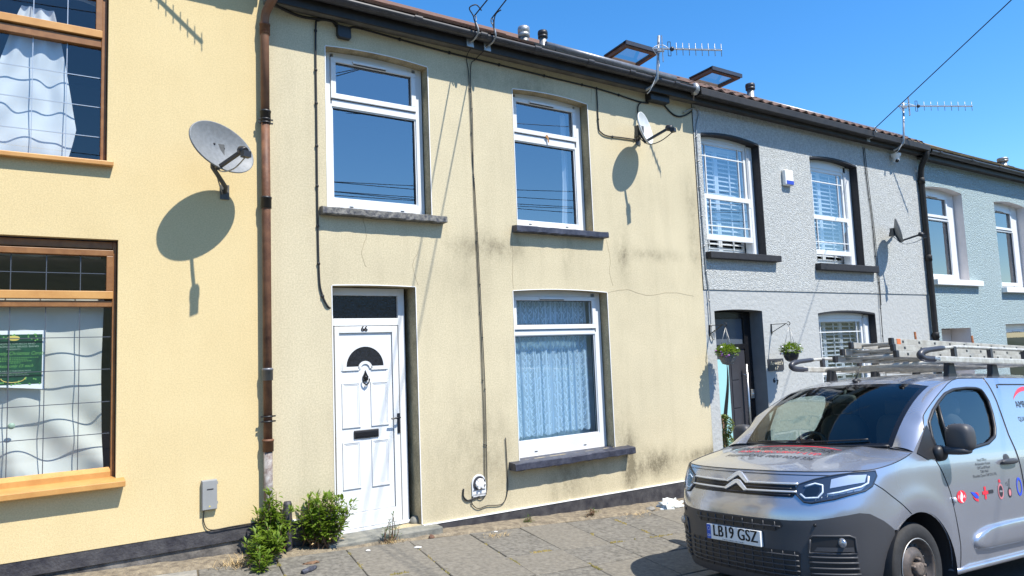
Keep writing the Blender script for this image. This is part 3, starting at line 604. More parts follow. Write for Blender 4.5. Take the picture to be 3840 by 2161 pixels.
wood_sill(h65, -1.45, .432, 3.105, 3.152, .055); wood_sill(h65, -1.42, .527, .745, .80, .10)
# brown downpipe between the two houses
m_ = MB(); xp = 1.538
m_.tube(smooth_path([(xp + .06, -.21, 4.74), (xp + .05, -.20, 4.66), (xp + .01, -.09, 4.56), (xp + .004, -.062, 4.46)], 5) + [(xp + .004, -.062, 3.66)], .036, 12); M['pipe_tan'] = mat('tan_brown_pipe', (.19, .088, .045), .65, c2=(.25, .12, .062), vscale=5); dp = h65.part('downpipe', m_, 'pipe_tan')
m_ = MB(); m_.tube([(xp + .004, -.062, 3.66), (xp + .006, -.062, 3.0), (xp + .004, -.062, .92)], .0355, 12); h65.part('flaking_pipe_length', m_, 'pipe_brown', dp)
m_ = MB(); m_.tube([(xp + .004, -.062, .92), (xp + .004, -.062, .05)], .0355, 12); h65.part('peeling_pipe_foot', m_, 'pipe_peel', dp)
for z, m__ in ((4.42, 'pipe_brown'), (3.66, 'black'), (2.92, 'black'), (1.50, 'lead'), (.93, 'pipe_brown')):
    m_ = MB(); m_.lathe([(.036, -.05), (.043, -.05), (.043, .03), (.046, .03), (.046, .045), (.036, .05)], (xp + .005, -.062, z), 'z', 14); m_.box(xp - .012, xp + .022, -.03, 0, z - .012, z + .008); h65.part('pipe_collar', m_, m__, dp)
for z in (3.63, 3.6, 1.12, 1.16):
    m_ = MB(); m_.lathe([(.037, -.006), (.044, -.006), (.044, .006), (.037, .006)], (xp + .005, -.062, z), 'z', 14); m_.box(xp - .055, xp + .065, -.07, -.058, z - .006, z + .006); h65.part('cable_tie', m_, 'black', dp)

# ---- number 67, the grey house
h67 = House('terraced_house', 'grey terraced house with pebble-dashed upper floor and black window reveals', 6.876, 12.43, -.3)
B1, B2, B3, D67 = (7.0, 8.15, 2.762, 4.335, .05), (9.32, 10.53, 2.70, 4.305, .05), (9.25, 10.72, .35, 2.00, .04), (7.055, 8.0, -.3, 2.035, .02)
rf = shell(h67, [B1, B2, B3, D67], None, 'reveal67', .12, -.9, 'soffit_dark', wall_bands=(2.285, 'wall67', 'wall67b'), door=D67, dd=.25)
roof67 = h67.part('roof', rf, 'tile_pan'); tiles(h67, roof67, 6.9, 12.4, .20, 'tile_pan', 'roll', 3, seed=3, lift=.0)
m_ = MB(); m_.box(6.78, 12.42, -.262, -.158, 4.69, 4.785); h67.part('box_gutter', m_, 'fascia', bevel=.01)
m_ = MB(); m_.tube([(8.6, .3, zroof(.3) + .03), (12.38, .1, zroof(.1) + .04)], .035, 10); h67.part('lead_roll', m_, 'lead', roof67)
vent(h67, roof67, 8.36, .2, 5.27, .05, 'dark_grey', 'galv', .09)
roof_window(h67, roof67, 7.82, 8.42, .40, 5.432, .82)
def black_reveal(h, o, y=-.0125, lintel=.022, right=True):
    xa, xb, za, zb, rise = o; b = MB(); d = .116
    b.quad((xb - .002, d, za), (xb - .002, y - .003, za), (xb - .002, y - .003, zb - rise), (xb - .002, d, zb - rise)); b.box(xb - .002, xb + .016, y - .003, y, za, zb - rise + .01)
    for i in range(10):
        p, q = xa + (xb - xa) * i / 10, xa + (xb - xa) * (i + 1) / 10; a, c = arc_z(o, p), arc_z(o, q)
        b.add([(p, y - .004, a - .004), (q, y - .004, c - .004), (q, y - .004, c + lintel), (p, y - .004, a + lintel), (p, d, a - .004), (q, d, c - .004)], [(0, 1, 2, 3), (0, 4, 5, 1)])
    h.part('painted_reveal', b, 'black_paint', fix=False)
for o, y in ((B1, -.0125), (B2, -.0125), (B3, 0)): black_reveal(h67, o, y)
def sash_window(h, op, y, gx0, gx1, zt, zm, zr, gap=True):
    """vertical sliding sash with margin bars; zm = meeting rail, zr = foot of the raised lower sash"""
    xa, xb, za, zb, rise = op; fw = .055; zi = zb - rise - .07
    fr = MB(); fr.box(xa + .006, gx0 - .05, y, y + .10, za, zb - rise - .002); fr.box(gx1 + .05, xb - .006, y, y + .10, za, zb - rise - .002); fr.box(gx0 - .05, gx1 + .05, y, y + .10, za, za + .03)
    for i in range(10):
        p, q = xa + .006 + (xb - xa - .012) * i / 10, xa + .006 + (xb - xa - .012) * (i + 1) / 10; a, c = arc_z(op, p) - .006, arc_z(op, q) - .006; lo = zt + .05 if gx0 - .05 < (p + q) / 2 < gx1 + .05 else zb - rise - .002
        if min(a, c) > lo: fr.add([(p, y, lo), (q, y, lo), (q, y, c), (p, y, a), (p, y + .1, lo), (q, y + .1, lo)], [(0, 1, 2, 3), (0, 4, 5, 1)])
    w = h.part('window', fr, 'upvc', fix=False)
    f = MB(); f.box(gx1 + .05, gx1 + .058, y - .012, y, za + .03, zt + .05); f.box(gx1 + .075, gx1 + .085, y - .012, y, za + .03, zt + .05); h.part('sash_track', f, 'upvc', w)
    up = bars(h, 'upper_sash', 'upvc', [(gx0 - .045, gx1 + .045, zt, zt + .05), (gx0 - .045, gx0, zm, zt), (gx1, gx1 + .045, zm, zt), (gx0 - .045, gx1 + .045, zm - .045, zm)], y + .01, y + .05, w)
    lo_ = bars(h, 'lower_sash', 'upvc', [(gx0 - .05, gx1 + .05, zm - .06, zm + .002), (gx0 - .045, gx0, zr + .07, zm - .06), (gx1, gx1 + .045, zr + .07, zm - .06), (gx0 - .045, gx1 + .045, zr, zr + .07)], y - .03, y + .005, w)
    t = .007
    for (z_, ya, yb, par) in ((zt - .15, y + .015, y + .03, up), (zr + .07 + .12, y - .024, y - .01, lo_)): bars(h, 'glazing_bar', 'upvc', [(gx0, gx1, z_ - t, z_ + t)], ya, yb, w, 0)
    for x_ in (gx0 + .08, gx1 - .10):
        bars(h, 'glazing_bar', 'upvc', [(x_ - t, x_ + t, zm, zt)], y + .014, y + .031, w, 0); bars(h, 'glazing_bar', 'upvc', [(x_ - t, x_ + t, zr + .07, zm - .06)], y - .0245, y - .009, w, 0)
    pane(h, gx0, gx1, zm, zt, y + .025, w); pane(h, gx0, gx1, zr + .07, zm - .06, y - .012, w)
    for x_ in (gx1 + .0,): bars(h, 'sash_horn', 'upvc', [(x_, x_ + .045, zm - .12, zm - .06)], y - .034, y - .03, w, 0)
    return w
sash_window(h67, B1, .10, 7.13, 7.97, 4.215, 3.54, 2.94); sash_window(h67, B2, .10, 9.45, 10.30, 4.12, 3.44, 2.855); sash_window(h67, B3, .10, 9.38, 10.50, 1.86, 1.15, .40)
for (x0, x1, z0, z1) in ((6.95, 8.37, 2.675, 2.76), (9.26, 10.79, 2.60, 2.698), (9.15, 10.85, .26, .35)):
    m_ = MB(); m_.box(x0, x1, -.10, .10, z0, z1); h67.part('sill', m_, 'black_paint', bevel=.008)
# composite door of 67, dark with a curved glass inlay
yd = .20; fr = MB(); fr.box(7.06, 7.125, yd, yd + .07, -.28, 2.02); fr.box(7.855, 7.995, yd, yd + .07, -.28, 2.02); fr.box(7.125, 7.855, yd, yd + .07, 1.93, 2.02); fr.box(7.125, 7.855, yd, yd + .07, 1.52, 1.59)
f67 = h67.part('door_frame', fr, 'black_gloss', fix=False, bevel=.004)
M['glass_dark67'] = mat('smoked_transom_glass', (.09, .11, .14), .15); pane(h67, 7.125, 7.855, 1.59, 1.93, yd + .03, f67, 'glass_dark67', 'transom_glass')
lf = MB(); lf.box(7.13, 7.85, yd + .012, yd + .06, -.28, 1.515); d67 = h67.part('door', lf, 'dark_grey', bevel=.004)
for i in range(5):
    z0 = -.345 + i * .365; m_ = MB(); m_.box(7.56, 7.70, yd + .004, yd + .0115, z0 + .006, z0 + .359); h67.part('door_panel', m_, 'dark_grey', d67, bevel=.004)
m_ = MB(); m_.prism([(7.22, -.2), (7.50, -.2)] + [(7.50 - .0 * i, -.2 + .16 * i) for i in range(1, 11)] + [(7.22, 1.40)], yd + .002, yd + .0115)
M['aqua'] = mat('frosted_aqua_glass', (.34, .62, .64), .25); gi = h67.part('door_glass', m_, 'aqua', d67)
n = 16; left = []; rgt = []
for i in range(n + 1):
    t = i / n; z = -.15 + 1.5 * t; x = 7.41 + .065 * math.sin(t * 2 * math.pi * .9 + 2.6); wd = .035 * math.sin(math.pi * t) + .003; left.append((x - wd, z)); rgt.append((x + wd, z))
m_ = MB(); m_.rows([[(x, yd, z) for x, z in left], [(x, yd, z) for x, z in rgt]], False); h67.part('glass_motif', m_, 'black_gloss', gi)
m_ = MB(); m_.tube([(7.79, yd - .055, .0), (7.79, yd - .055, 1.32)], .016, 10); m_.tube([(7.79, yd - .055, .25), (7.76, yd + .01, .25)], .010, 8); m_.tube([(7.79, yd - .055, 1.18), (7.76, yd + .01, 1.18)], .010, 8)
M['steel'] = mat('brushed_steel', (.48, .47, .46), .3, .9); h67.part('pull_handle', m_, 'steel', d67)
m_ = MB(); m_.box(7.90, 7.965, yd - .018, yd - .001, .86, .98); db = h67.part('doorbell', m_, 'alu', bevel=.005); m_ = MB(); m_.lathe([(.013, .0), (.013, -.008), (0, -.010)], (7.932, yd - .018, .92), 'y', 12); h67.part('bell_button', m_, 'white', db)
# black downpipe between 67 and 68
m_ = MB(); m_.tube(smooth_path([(12.36, -.21, 4.72), (12.36, -.20, 4.62), (12.38, -.10, 4.45), (12.41, -.065, 4.28)], 5) + [(12.41, -.065, .2), (12.41, -.065, -.6)], .046, 12); dp = h67.part('downpipe', m_, 'fascia')
for z in (4.22, 2.9, 1.6):
    m_ = MB(); m_.lathe([(.046, -.05), (.055, -.05), (.055, .04), (.046, .05)], (12.41, -.065, z), 'z', 14); m_.box(12.38, 12.44, -.05, 0, z - .02, z + .02); h67.part('pipe_collar', m_, 'fascia', dp)

# ---- number 68, the pale teal house
h68 = House('terraced_house', 'pale teal pebble-dashed terraced house with white reveals on the far right', 12.431, 18.2, -.6)
C1, C2, C3, D68 = (12.61, 13.95, 2.555, 4.20, .05), (15.23, 16.60, 2.465, 4.165, .05), (15.2, 16.9, .0, 1.76, .0), (12.75, 13.80, -.6, 1.71, .0)
rf = shell(h68, [C1, C2, C3, D68], 'wall68', 'reveal68', .16, -1.2, 'soffit_dark', door=D68, dd=.35, dz=-.05); roof68 = h68.part('roof', rf, 'tile_moss')
gutter(h68, 12.45, 18.1, zc=4.715, joints=(12.75, 13.9, 15.0, 16.2, 17.4)); tiles(h68, roof68, 12.44, 18.1, .27, 'tile_moss', 'flat', 4, seed=8, lift=-.035)
casement(h68, C1, .15, (12.80, 13.62, 3.735, 4.035), (12.78, 13.70, 2.66, 3.645)); casement(h68, C2, .15, (15.42, 16.25, 3.68, 3.98), (15.40, 16.33, 2.57, 3.60)); casement(h68, C3, .15, (15.35, 16.7, 1.30, 1.60), (15.32, 16.74, .12, 1.2))
for (x0, x1, z0, z1) in ((12.60, 14.27, 2.455, 2.552), (15.20, 16.9, 2.36, 2.46), (15.1, 17.0, -.1, -.003)):
    m_ = MB(); m_.box(x0, x1, -.09, .14, z0, z1); h68.part('sill', m_, 'white', bevel=.008)
m_ = MB(); m_.box(12.76, 13.79, .33, .38, -.6, 1.70); h68.part('door', m_, 'reveal68', bevel=.004)
vent(h68, roof68, 16.35, .2, 5.16, .075, 'galv', 'galv', .08)
for h_, x_ in ((h65, -3.8), (h68, 18.2)):
    m_ = MB(); m_.add([(x_, 0, -1.2), (x_, 7.4, -1.2), (x_, 7.4, 4.6), (x_, 3.4, zroof(3.4) - .02), (x_, -.2, 4.64), (x_, 0, 4.6)], [(0, 1, 2, 3, 4, 5)]); h_.part('gable_wall', m_, 'wall65' if x_ < 0 else 'wall68')
# ------------------------------------------------------------------ things fixed to the houses
def local_thing(name, label, cat, loc, rot=(0, 0, 0), group=None):
    t = thing(name, label, cat, loc, group); t.rotation_euler = rot; return t
def satellite_dish(label, c, yaw, tilt, roll, a, b, m, wall, armdir, pole):
    """reflector bowl on an arm; c = centre (survey), wall = mount point on the wall"""
    t = thing('satellite_dish', label, 'satellite dish', su(*wall), 'satellite dishes on the terrace'); org = su(*wall)
    n = Vector((math.sin(yaw) * math.cos(tilt), -math.cos(yaw) * math.cos(tilt), math.sin(tilt))); ex = Vector((math.cos(yaw), math.sin(yaw), 0)); ez = n.cross(ex) * -1
    if ez.z < 0: ez = -ez
    e1 = ex * math.cos(roll) + ez * math.sin(roll); e2 = -ex * math.sin(roll) + ez * math.cos(roll); C_ = Vector(c); dep = .055
    mb = MB(); rows_ = []
    prof = [(0.001, -dep), (.25, -dep * .94), (.5, -dep * .75), (.75, -dep * .44), (.93, -dep * .13), (1.0, 0), (1.025, .002), (1.03, -.012), (.98, -.022), (.75, -dep * .44 - .012), (.3, -dep - .008), (.001, -dep - .01)]
    for r_, h in prof: rows_.append([tuple(C_ + e1 * (a * r_ * math.cos(2 * math.pi * j / 40)) + e2 * (b * r_ * math.sin(2 * math.pi * j / 40)) + n * h) for j in range(40)])
    mb.rows(rows_, True, True); refl = mb.build('reflector', M[m], t, org)
    foot = C_ - e2 * b * .93 - n * .01; lnb = foot + n * .27 + e2 * armdir
    mb = MB(); mb.bar(foot - n * .03, lnb, .022, .026); mb.bar(C_ - n * (dep + .03), foot - n * .03 - e2 * .01, .03, .02, tuple(n)); mb.build('arm', M['black'], t, org)
    d = (C_ - lnb).normalized(); x_ = d.cross(Vector((0, 0, 1))).normalized(); mb = MB()
    mb.tube([lnb - d * .045, lnb - d * .02, lnb + d * .02, lnb + d * .035], [.028, .036, .034, .024], 12); mb.bar(lnb - d * .05 + Vector((0, 0, -.0)), lnb - d * .05 + Vector((0, 0, -.045)), .06, .05, tuple(d)); mb.build('receiver_head', M['black'], t, org)
    back = C_ - n * (dep + .012); W_ = Vector(wall); mb = MB(); k = back - n * .06
    mb.box(back.x - .05, back.x + .05, back.y - .004, back.y + .05, back.z - .07, back.z + .05)
    mb.tube([tuple(k), tuple(k + Vector((0, .01, -pole))), (W_.x, -.05, W_.z + .03), (W_.x, -.008, W_.z)], .018, 8); mb.box(W_.x - .035, W_.x + .035, -.010, 0, W_.z - .06, W_.z + .06); M.setdefault('mount', mat('weathered_mount', (.10, .10, .095), .55, .3, var=.3, vscale=20)); mb.build('wall_bracket', M['mount'], t, org)
    mb = MB(); mb.tube(smooth_path([tuple(lnb - d * .05 + Vector((0, 0, -.04))), tuple(lnb * .6 + foot * .4 + Vector((0, 0, -.09))), tuple(foot + Vector((0, 0, -.035))), tuple(k + Vector((0, 0, -pole * .6))), (W_.x - .02, -.015, W_.z - .02)]), .0055, 6); mb.build('lead_cable', M['rubber'] if m != 'dish' else M['galv'], t, org)
    for dx in (-.035, .035):
        mb = MB(); q = C_ - n * (dep - .004) + e1 * dx * 1.2 + e2 * .03; mb.ell(tuple(q), (.009, .009, .009), 8, 6); mb.build('bolt', M['black'], t, org)
    return t
satellite_dish('large grey satellite dish on the yellow wall beside the brown downpipe', (1.145, -.35, 3.265), R(24), R(12), R(-14), .270, .188, 'dish', (1.228, 0, 2.99), .02, .11)
satellite_dish('whitish rust-edged satellite dish right of the upper cream windows', (5.775, -.27, 4.115), R(26), R(10), R(-12), .20, .185, 'dish_white', (5.90, 0, 4.06), .06, .06)
satellite_dish('small grey satellite dish on the pebble-dashed wall by the black downpipe', (11.15, -.27, 3.26), R(32), R(10), R(-5), .19, .19, 'dish', (11.42, 0, 3.22), .03, .05)

def aerial(label, base, top, boom_a, boom_b, n=8, h=.075):
    org = su(*base); t = thing('television_aerial', label, 'aerial', org, 'television aerials on the eaves'); B0, B1_ = Vector(boom_a), Vector(boom_b); d = (B1_ - B0).normalized()
    mb = MB(); mb.tube(smooth_path([(base[0] - .05, -.15, base[2] - .09), (base[0] - .02, -.22, base[2] - .06), base], 4) + [top], .016, 10); mb.build('mast', M['galv'], t, org)
    mb = MB(); mb.bar(B0, B1_, .016, .018); mb.bar(B0 + d * .06 - Vector((0, 0, .02)), B0 + d * .14 - Vector((0, 0, .02)), .03, .03); mb.build('boom', M['galv'], t, org)
    L_ = (B1_ - B0).length; mb = MB(); p = B0 + d * (L_ * .15); s_ = d.cross(Vector((0, 0, 1))).normalized()
    for q in (-.018, 0, .018): mb.bar(p + s_ * q - Vector((0, 0, .155)), p + s_ * q + Vector((0, 0, .155)), .006, .004, tuple(s_))
    for z in (-.155, -.06, .06, .155): mb.bar(p - s_ * .02 + Vector((0, 0, z)), p + s_ * .02 + Vector((0, 0, z)), .006, .006)
    mb.build('reflector', M['galv'], t, org)
    p = B0 + d * (L_ * .25); mb = MB()
    for q in (-.016, .016): mb.bar(p + d * q - Vector((0, 0, .085)), p + d * q + Vector((0, 0, .085)), .006, .006, tuple(d))
    for z in (-.085, .085): mb.bar(p - d * .016 + Vector((0, 0, z)), p + d * .016 + Vector((0, 0, z)), .006, .006)
    mb.ell(tuple(p + d * .03), (.028, .028, .028), 10, 8); mb.build('dipole', M['dark_grey'], t, org)
    for i in range(n):
        p = B0 + d * (L_ * (.36 + .64 * i / (n - 1)) - .006); mb = MB(); mb.tube([tuple(p - Vector((0, 0, h))), tuple(p + Vector((0, 0, h)))], .004, 6); mb.ell(tuple(p), (.011, .011, .013), 8, 6); mb.build('director', M['galv'], t, org)
    mb = MB(); mb.tube(smooth_path([tuple(B0 + d * (L_ * .25)), tuple(B0 + d * .12 + Vector((0, 0, .045))), tuple(B0 + d * .02 + Vector((-.01, 0, .0))), (top[0] - .02, top[1], B0.z - .12), (base[0] + .018, base[1], base[2] + .1), (base[0] - .05, -.24, base[2] - .10), (base[0] - .05, -.17, base[2] - .14)]), .0045, 6); mb.build('aerial_lead', M['white'], t, org)
aerial('television aerial on the gutter above the rusting satellite dish', (5.975, -.30, 4.72), (6.045, -.30, 5.265), (5.935, -.285, 5.093), (6.54, -.80, 5.00))
aerial('television aerial over the pale grey house, beside the overhead wire', (11.47, -.30, 4.69), (11.57, -.30, 5.366), (11.42, -.285, 5.295), (12.33, -.98, 5.22))
aerial('television aerial over the yellow house, seen by its shadow on the wall', (.66, -.30, 5.02), (.66, -.30, 5.35), (.58, -.29, 5.2), (1.277, -.605, 5.2))

def cable(label, pts, r=.0075, m='rubber', y=-.012, clips=0, group='cables clipped to the walls', smooth=True):
    p3 = [(p[0], p[2] if len(p) > 2 else y, p[1]) for p in pts]; p3 = smooth_path(p3, 6) if smooth else p3; org = su(*p3[-1]); mb = MB(); mb.tube(p3, r, 6); o = mb.build('cable', M[m], None, org); tag(o, label, 'cable', group)
    if clips:
        ln = 0; acc = 0
        for a, b in zip(p3[:-1], p3[1:]):
            acc += (Vector(b) - Vector(a)).length
            if acc > clips:
                acc = 0; c = MB(); c.ell(b, (r * 1.8, r * 1.6, r * 2), 8, 6); c.build('cable_clip', M[m], o, org)
    return o
cable('thick black cable running from the eaves into the black box', [(1.60, 4.66, -.10), (1.70, 4.655, -.03), (1.884, 4.632), (2.10, 4.655), (2.16, 4.655), (2.193, 4.615)], .012)
cable('thick black cable down the wall left of the upper window to the white door', [(2.20, 4.635, -.03), (2.13, 4.652), (2.03, 4.632), (2.0, 4.53), (1.996, 3.725), (1.993, 3.0), (1.998, 2.35), (2.02, 2.17), (2.07, 2.06), (2.116, 2.045, .02)], .0085, clips=.27)
cable('black cable clipped under the eaves right of the black box', [(2.31, 4.60, -.03), (2.33, 4.635), (2.42, 4.648), (2.82, 4.63), (3.36, 4.61), (3.95, 4.602), (4.8, 4.59), (5.27, 4.585), (5.62, 4.565), (5.93, 4.54), (6.1, 4.545)], .009, clips=.5)
cable('thin black cable from the left eaves hook down to the white fibre box', [(3.55, 4.66, -.14), (3.555, 4.60, -.02), (3.577, 4.383), (3.586, 3.557), (3.601, 3.233), (3.617, 2.549), (3.630, 1.757), (3.637, 1.25), (3.625, .485), (3.612, .27), (3.56, .21), (3.50, .23)], .0042, clips=.45)
cable('thin black cable from the right eaves hook beside the other one', [(3.70, 4.66, -.14), (3.66, 4.60, -.02), (3.60, 4.49), (3.602, 3.97), (3.590, 3.272), (3.600, 2.589), (3.610, 1.718), (3.612, 1.0), (3.60, .5), (3.60, .33)], .0042, clips=.6)
cable('black cable end beside the lower window hanging to the fibre box', [(3.854, .759), (3.859, .456), (3.854, .245), (3.788, .128), (3.62, .135), (3.508, .125), (3.44, .19), (3.46, .25)], .0045, clips=.5)
cable('short black cable entering the wall left of the white fibre box', [(3.36, .33), (3.355, .26), (3.40, .215), (3.47, .225), (3.53, .235)], .008)
cable('black cable from the eaves to the rusting satellite dish', [(5.283, 4.60), (5.282, 4.439), (5.283, 4.13), (5.314, 4.07), (5.402, 4.042), (5.583, 4.05), (5.758, 4.056), (5.89, 4.06)], .0075, clips=.33)
cable('short black cable above the rusting satellite dish', [(5.92, 4.30), (5.915, 4.40), (5.93, 4.49), (6.0, 4.54), (6.1, 4.55)], .0075)
cable('black cable sagging from the eaves box to the grey house', [(6.38, 4.56), (6.50, 4.48), (6.62, 4.46), (6.75, 4.50), (6.86, 4.565)], .010)
cable('white cable down the edge of the grey house to the door corner', [(6.70, 4.52), (6.86, 4.60), (6.94, 4.615), (6.975, 4.54), (6.915, 4.35), (6.905, 3.92), (6.911, 3.211), (6.925, 2.51), (6.945, 2.29), (6.948, 1.83), (6.95, 1.70), (6.99, 1.66), (7.02, 1.78)], .008, 'galv', y=-.025, clips=.3)
cable('thin dark cable down the middle of the grey house', [(10.756, 4.60), (10.78, 4.087), (10.838, 3.444), (10.845, 2.773), (10.875, 2.397), (10.865, 2.051), (10.855, 1.509), (10.85, .6)], .0065, y=-.025, clips=.4)
cable('second thin dark cable beside the small grey dish', [(10.80, 4.60), (10.83, 4.0), (10.88, 3.3), (10.89, 2.9), (10.90, 2.5), (10.89, 2.1)], .005, y=-.025)
cable('thin wire from the grey meter box to the foot of the brown downpipe', [(1.071, .49), (1.068, .395), (1.115, .327), (1.274, .326), (1.457, .325), (1.52, .30)], .004)

def simple(name, label, cat, mb, m, org, bevel=0, group=None):
    o = mb.build(name, M[m], None, su(*org), bevel=bevel); return tag(o, label, cat, group)
mb = MB(); mb.prism([(2.192, 4.625), (2.19, 4.53), (2.205, 4.505), (2.31, 4.505), (2.322, 4.52), (2.318, 4.62)], -.05, 0); simple('junction_box', 'small black junction box under the eaves over the upper left window', 'junction box', mb, 'black', (2.25, 0, 4.5), .008)
mb = MB(); mb.box(6.06, 6.38, -.10, -.0, 4.56, 4.655); simple('junction_box', 'long black junction box tucked under the eaves above the rusting dish', 'junction box', mb, 'black', (6.2, 0, 4.53), .01)
# grey cable cabinet on the yellow wall
t = thing('meter_box', 'grey plastic meter box low on the yellow wall', 'meter box', su(1.105, 0, .48)); og = tuple(t.location); M['box_grey'] = mat('grey_plastic', (.27, .275, .27), .55, var=.05, vscale=8)
mb = MB(); mb.box(1.050, 1.161, -.035, 0, .482, .708); mb.build('case', M['box_grey'], t, og, bevel=.004)
mb = MB(); mb.box(1.053, 1.158, -.042, -.0355, .486, .704); mb.build('lid', M['box_grey'], t, og, bevel=.003)
mb = MB(); mb.box(1.085, 1.132, -.0428, -.0421, .633, .643); mb.build('label_strip', M['dark_grey'], t, og)
M['sign_yellow'] = mat('warning_yellow', (.75, .60, .08), .5); mb = MB(); mb.add([(1.098, -.0428, .505), (1.112, -.0428, .505), (1.105, -.0428, .518)], [(0, 1, 2)]); mb.build('warning_triangle', M['sign_yellow'], t, og)
for z in (.52, .67): mb = MB(); mb.box(1.161, 1.168, -.03, -.015, z, z + .02); mb.build('hinge', M['box_grey'], t, og)
# open white fibre termination box
t = thing('fibre_box', 'opened white telecom box with coiled cable low on the cream wall', 'telecom box', su(3.53, 0, .23)); og = tuple(t.location)
out = [(3.452, .235), (3.608, .235)] + [(3.53 + .078 * math.cos(a), .36 + .082 * math.sin(a)) for a in [math.pi * i / 14 for i in range(15)]]
mb = MB(); mb.prism(out, -.014, 0); mb.build('back_plate', M['upvc'], t, og, bevel=.003)
mb = MB(); mb.prism([(3.462, .30)] + [(3.53 + .066 * math.cos(a), .355 + .072 * math.sin(a)) for a in [math.pi * (1.25 - 1.5 * i / 16) for i in range(17)]] + [(3.598, .30)], -.022, -.0145); mb.build('seal_ring', M['dark_grey'], t, og)
mb = MB(); mb.lathe([(.0, -.044), (.03, -.044), (.045, -.036), (.05, -.023)], (3.535, 0, .355), 'y', 14)
for i in range(6): a = i * 1.05; mb.box(3.535 + .042 * math.cos(a) - .008, 3.535 + .042 * math.cos(a) + .008, -.045, -.024, .355 + .042 * math.sin(a) - .008, .355 + .042 * math.sin(a) + .008)
mb.build('fibre_tray', M['white'], t, og)
for i in range(10): x = 3.466 + i * .0145; mb = MB(); mb.box(x, x + .006, -.0152, -.0142, .245, .262); mb.build('grommet', M['black'], t, og)
# alarm box
t = thing('alarm_box', 'white burglar alarm box with blue foot between the upper grey windows', 'alarm box', su(8.73, 0, 3.77)); og = tuple(t.location)
mb = MB(); mb.box(8.625, 8.815, -.075, -.012, 3.775, 4.0); mb.build('case', M['white'], t, og, bevel=.02)
M['blue'] = mat('blue_plastic', (.03, .06, .42), .35); mb = MB(); mb.box(8.645, 8.805, -.080, -.0755, 3.787, 3.842); mb.build('strobe', M['blue'], t, og, bevel=.004)
# security camera
t = thing('security_camera', 'small white dome security camera under the eaves of the grey house', 'camera', su(11.6, 0, 4.56)); og = tuple(t.location)
mb = MB(); mb.lathe([(.075, .06), (.075, .03), (.05, .0), (.045, -.03), (.05, -.06), (0, -.07)], (11.6, -.09, 4.52), 'z', 16); mb.build('body', M['white'], t, og); mb = MB(); mb.ell((11.58, -.115, 4.46), (.03, .03, .03)); mb.build('lens', M['black_gloss'], t, og)
# eaves hooks with overhead service wires
def hook(label, x, zt):
    mb = MB(); mb.box(x - .03, x + .05, -.168, -.1575, 4.645, 4.73); t = mb.build('wire_bracket', M['galv'], None, su(x, -.157, 4.645)); tag(t, label, 'wire bracket', 'eaves wire brackets')
    mb = MB(); mb.tube(smooth_path([(x + .005, -.165, 4.69), (x + .02, -.24, 4.70), (x + .03, -.295, 4.755), (x + .01, -.295, zt - .06), (x, -.29, zt - .03)], 6), .009, 8)
    mb.tube(arc_pts(0, 2 * math.pi, 14, lambda a: (x + .014 * math.sin(a), -.29, zt - .005 + .03 * -math.cos(a))), .006, 6); mb.build('hook', M['galv'], t, su(x, -.157, 4.645)); return t
hook('left of the two steel wire hooks on the eaves', 3.505, 4.888); hook('right of the two steel wire hooks on the eaves', 3.705, 4.908); hook('steel wire hook on the eaves beside the far aerial', 10.67, 4.815)
def overhead(label, a, b, sag=.25, r=.0065, n=24, name='overhead_wire'):
    pts = [(a[0] + (b[0] - a[0]) * i / n, a[1] + (b[1] - a[1]) * i / n, a[2] + (b[2] - a[2]) * i / n - sag * 4 * (i / n) * (1 - i / n)) for i in range(n + 1)]
    org = su(*a); mb = MB(); mb.tube(pts, r, 6); return tag(mb.build(name, M['rubber'], None, org), label, 'wire', 'overhead wires')
overhead('overhead wire rising from the left eaves hook', (3.50, -.29, 4.91), (4.0, -9.5, 7.49), .0); overhead('overhead wire rising from the right eaves hook', (3.70, -.29, 4.93), (4.0, -9.5, 7.70), .0)
overhead('overhead wire crossing the sky at the far right', (10.67, -.29, 4.82), (6.0, -9.5, 7.45), .0)
for (za, zb, sg_, lb) in ((6.0, 6.9, .5, 'lowest'), (6.2, 7.1, .8, 'second lowest'), (6.6, 6.5, .6, 'third lowest'), (6.9, 7.3, .9, 'fourth lowest'), (5.9, 7.9, .7, 'crossing'), (8.6, 11.5, .3, 'highest')): overhead('%s of the overhead street cables reflected in the upper panes' % lb, (-14, -11.0, za), (26, -11.6, zb), sg_, .010)
mb = MB(); mb.tube(smooth_path([(3.51, -.30, 4.77), (3.47, -.32, 4.88), (3.42, -.33, 4.95), (3.48, -.36, 4.985), (3.54, -.36, 4.94)], 6), .006, 6); tag(mb.build('cable', M['rubber'], None, su(3.46, -.4, 4.72)), 'black cable loop at the left eaves hook', 'cable', 'cables clipped to the walls')
mb = MB(); mb.tube(smooth_path([(3.71, -.31, 4.75), (3.715, -.31, 4.90), (3.73, -.33, 4.97), (3.765, -.37, 5.0)], 6), .006, 6); tag(mb.build('cable', M['rubber'], None, su(3.66, -.4, 4.7)), 'black cable loop at the right eaves hook', 'cable', 'cables clipped to the walls')

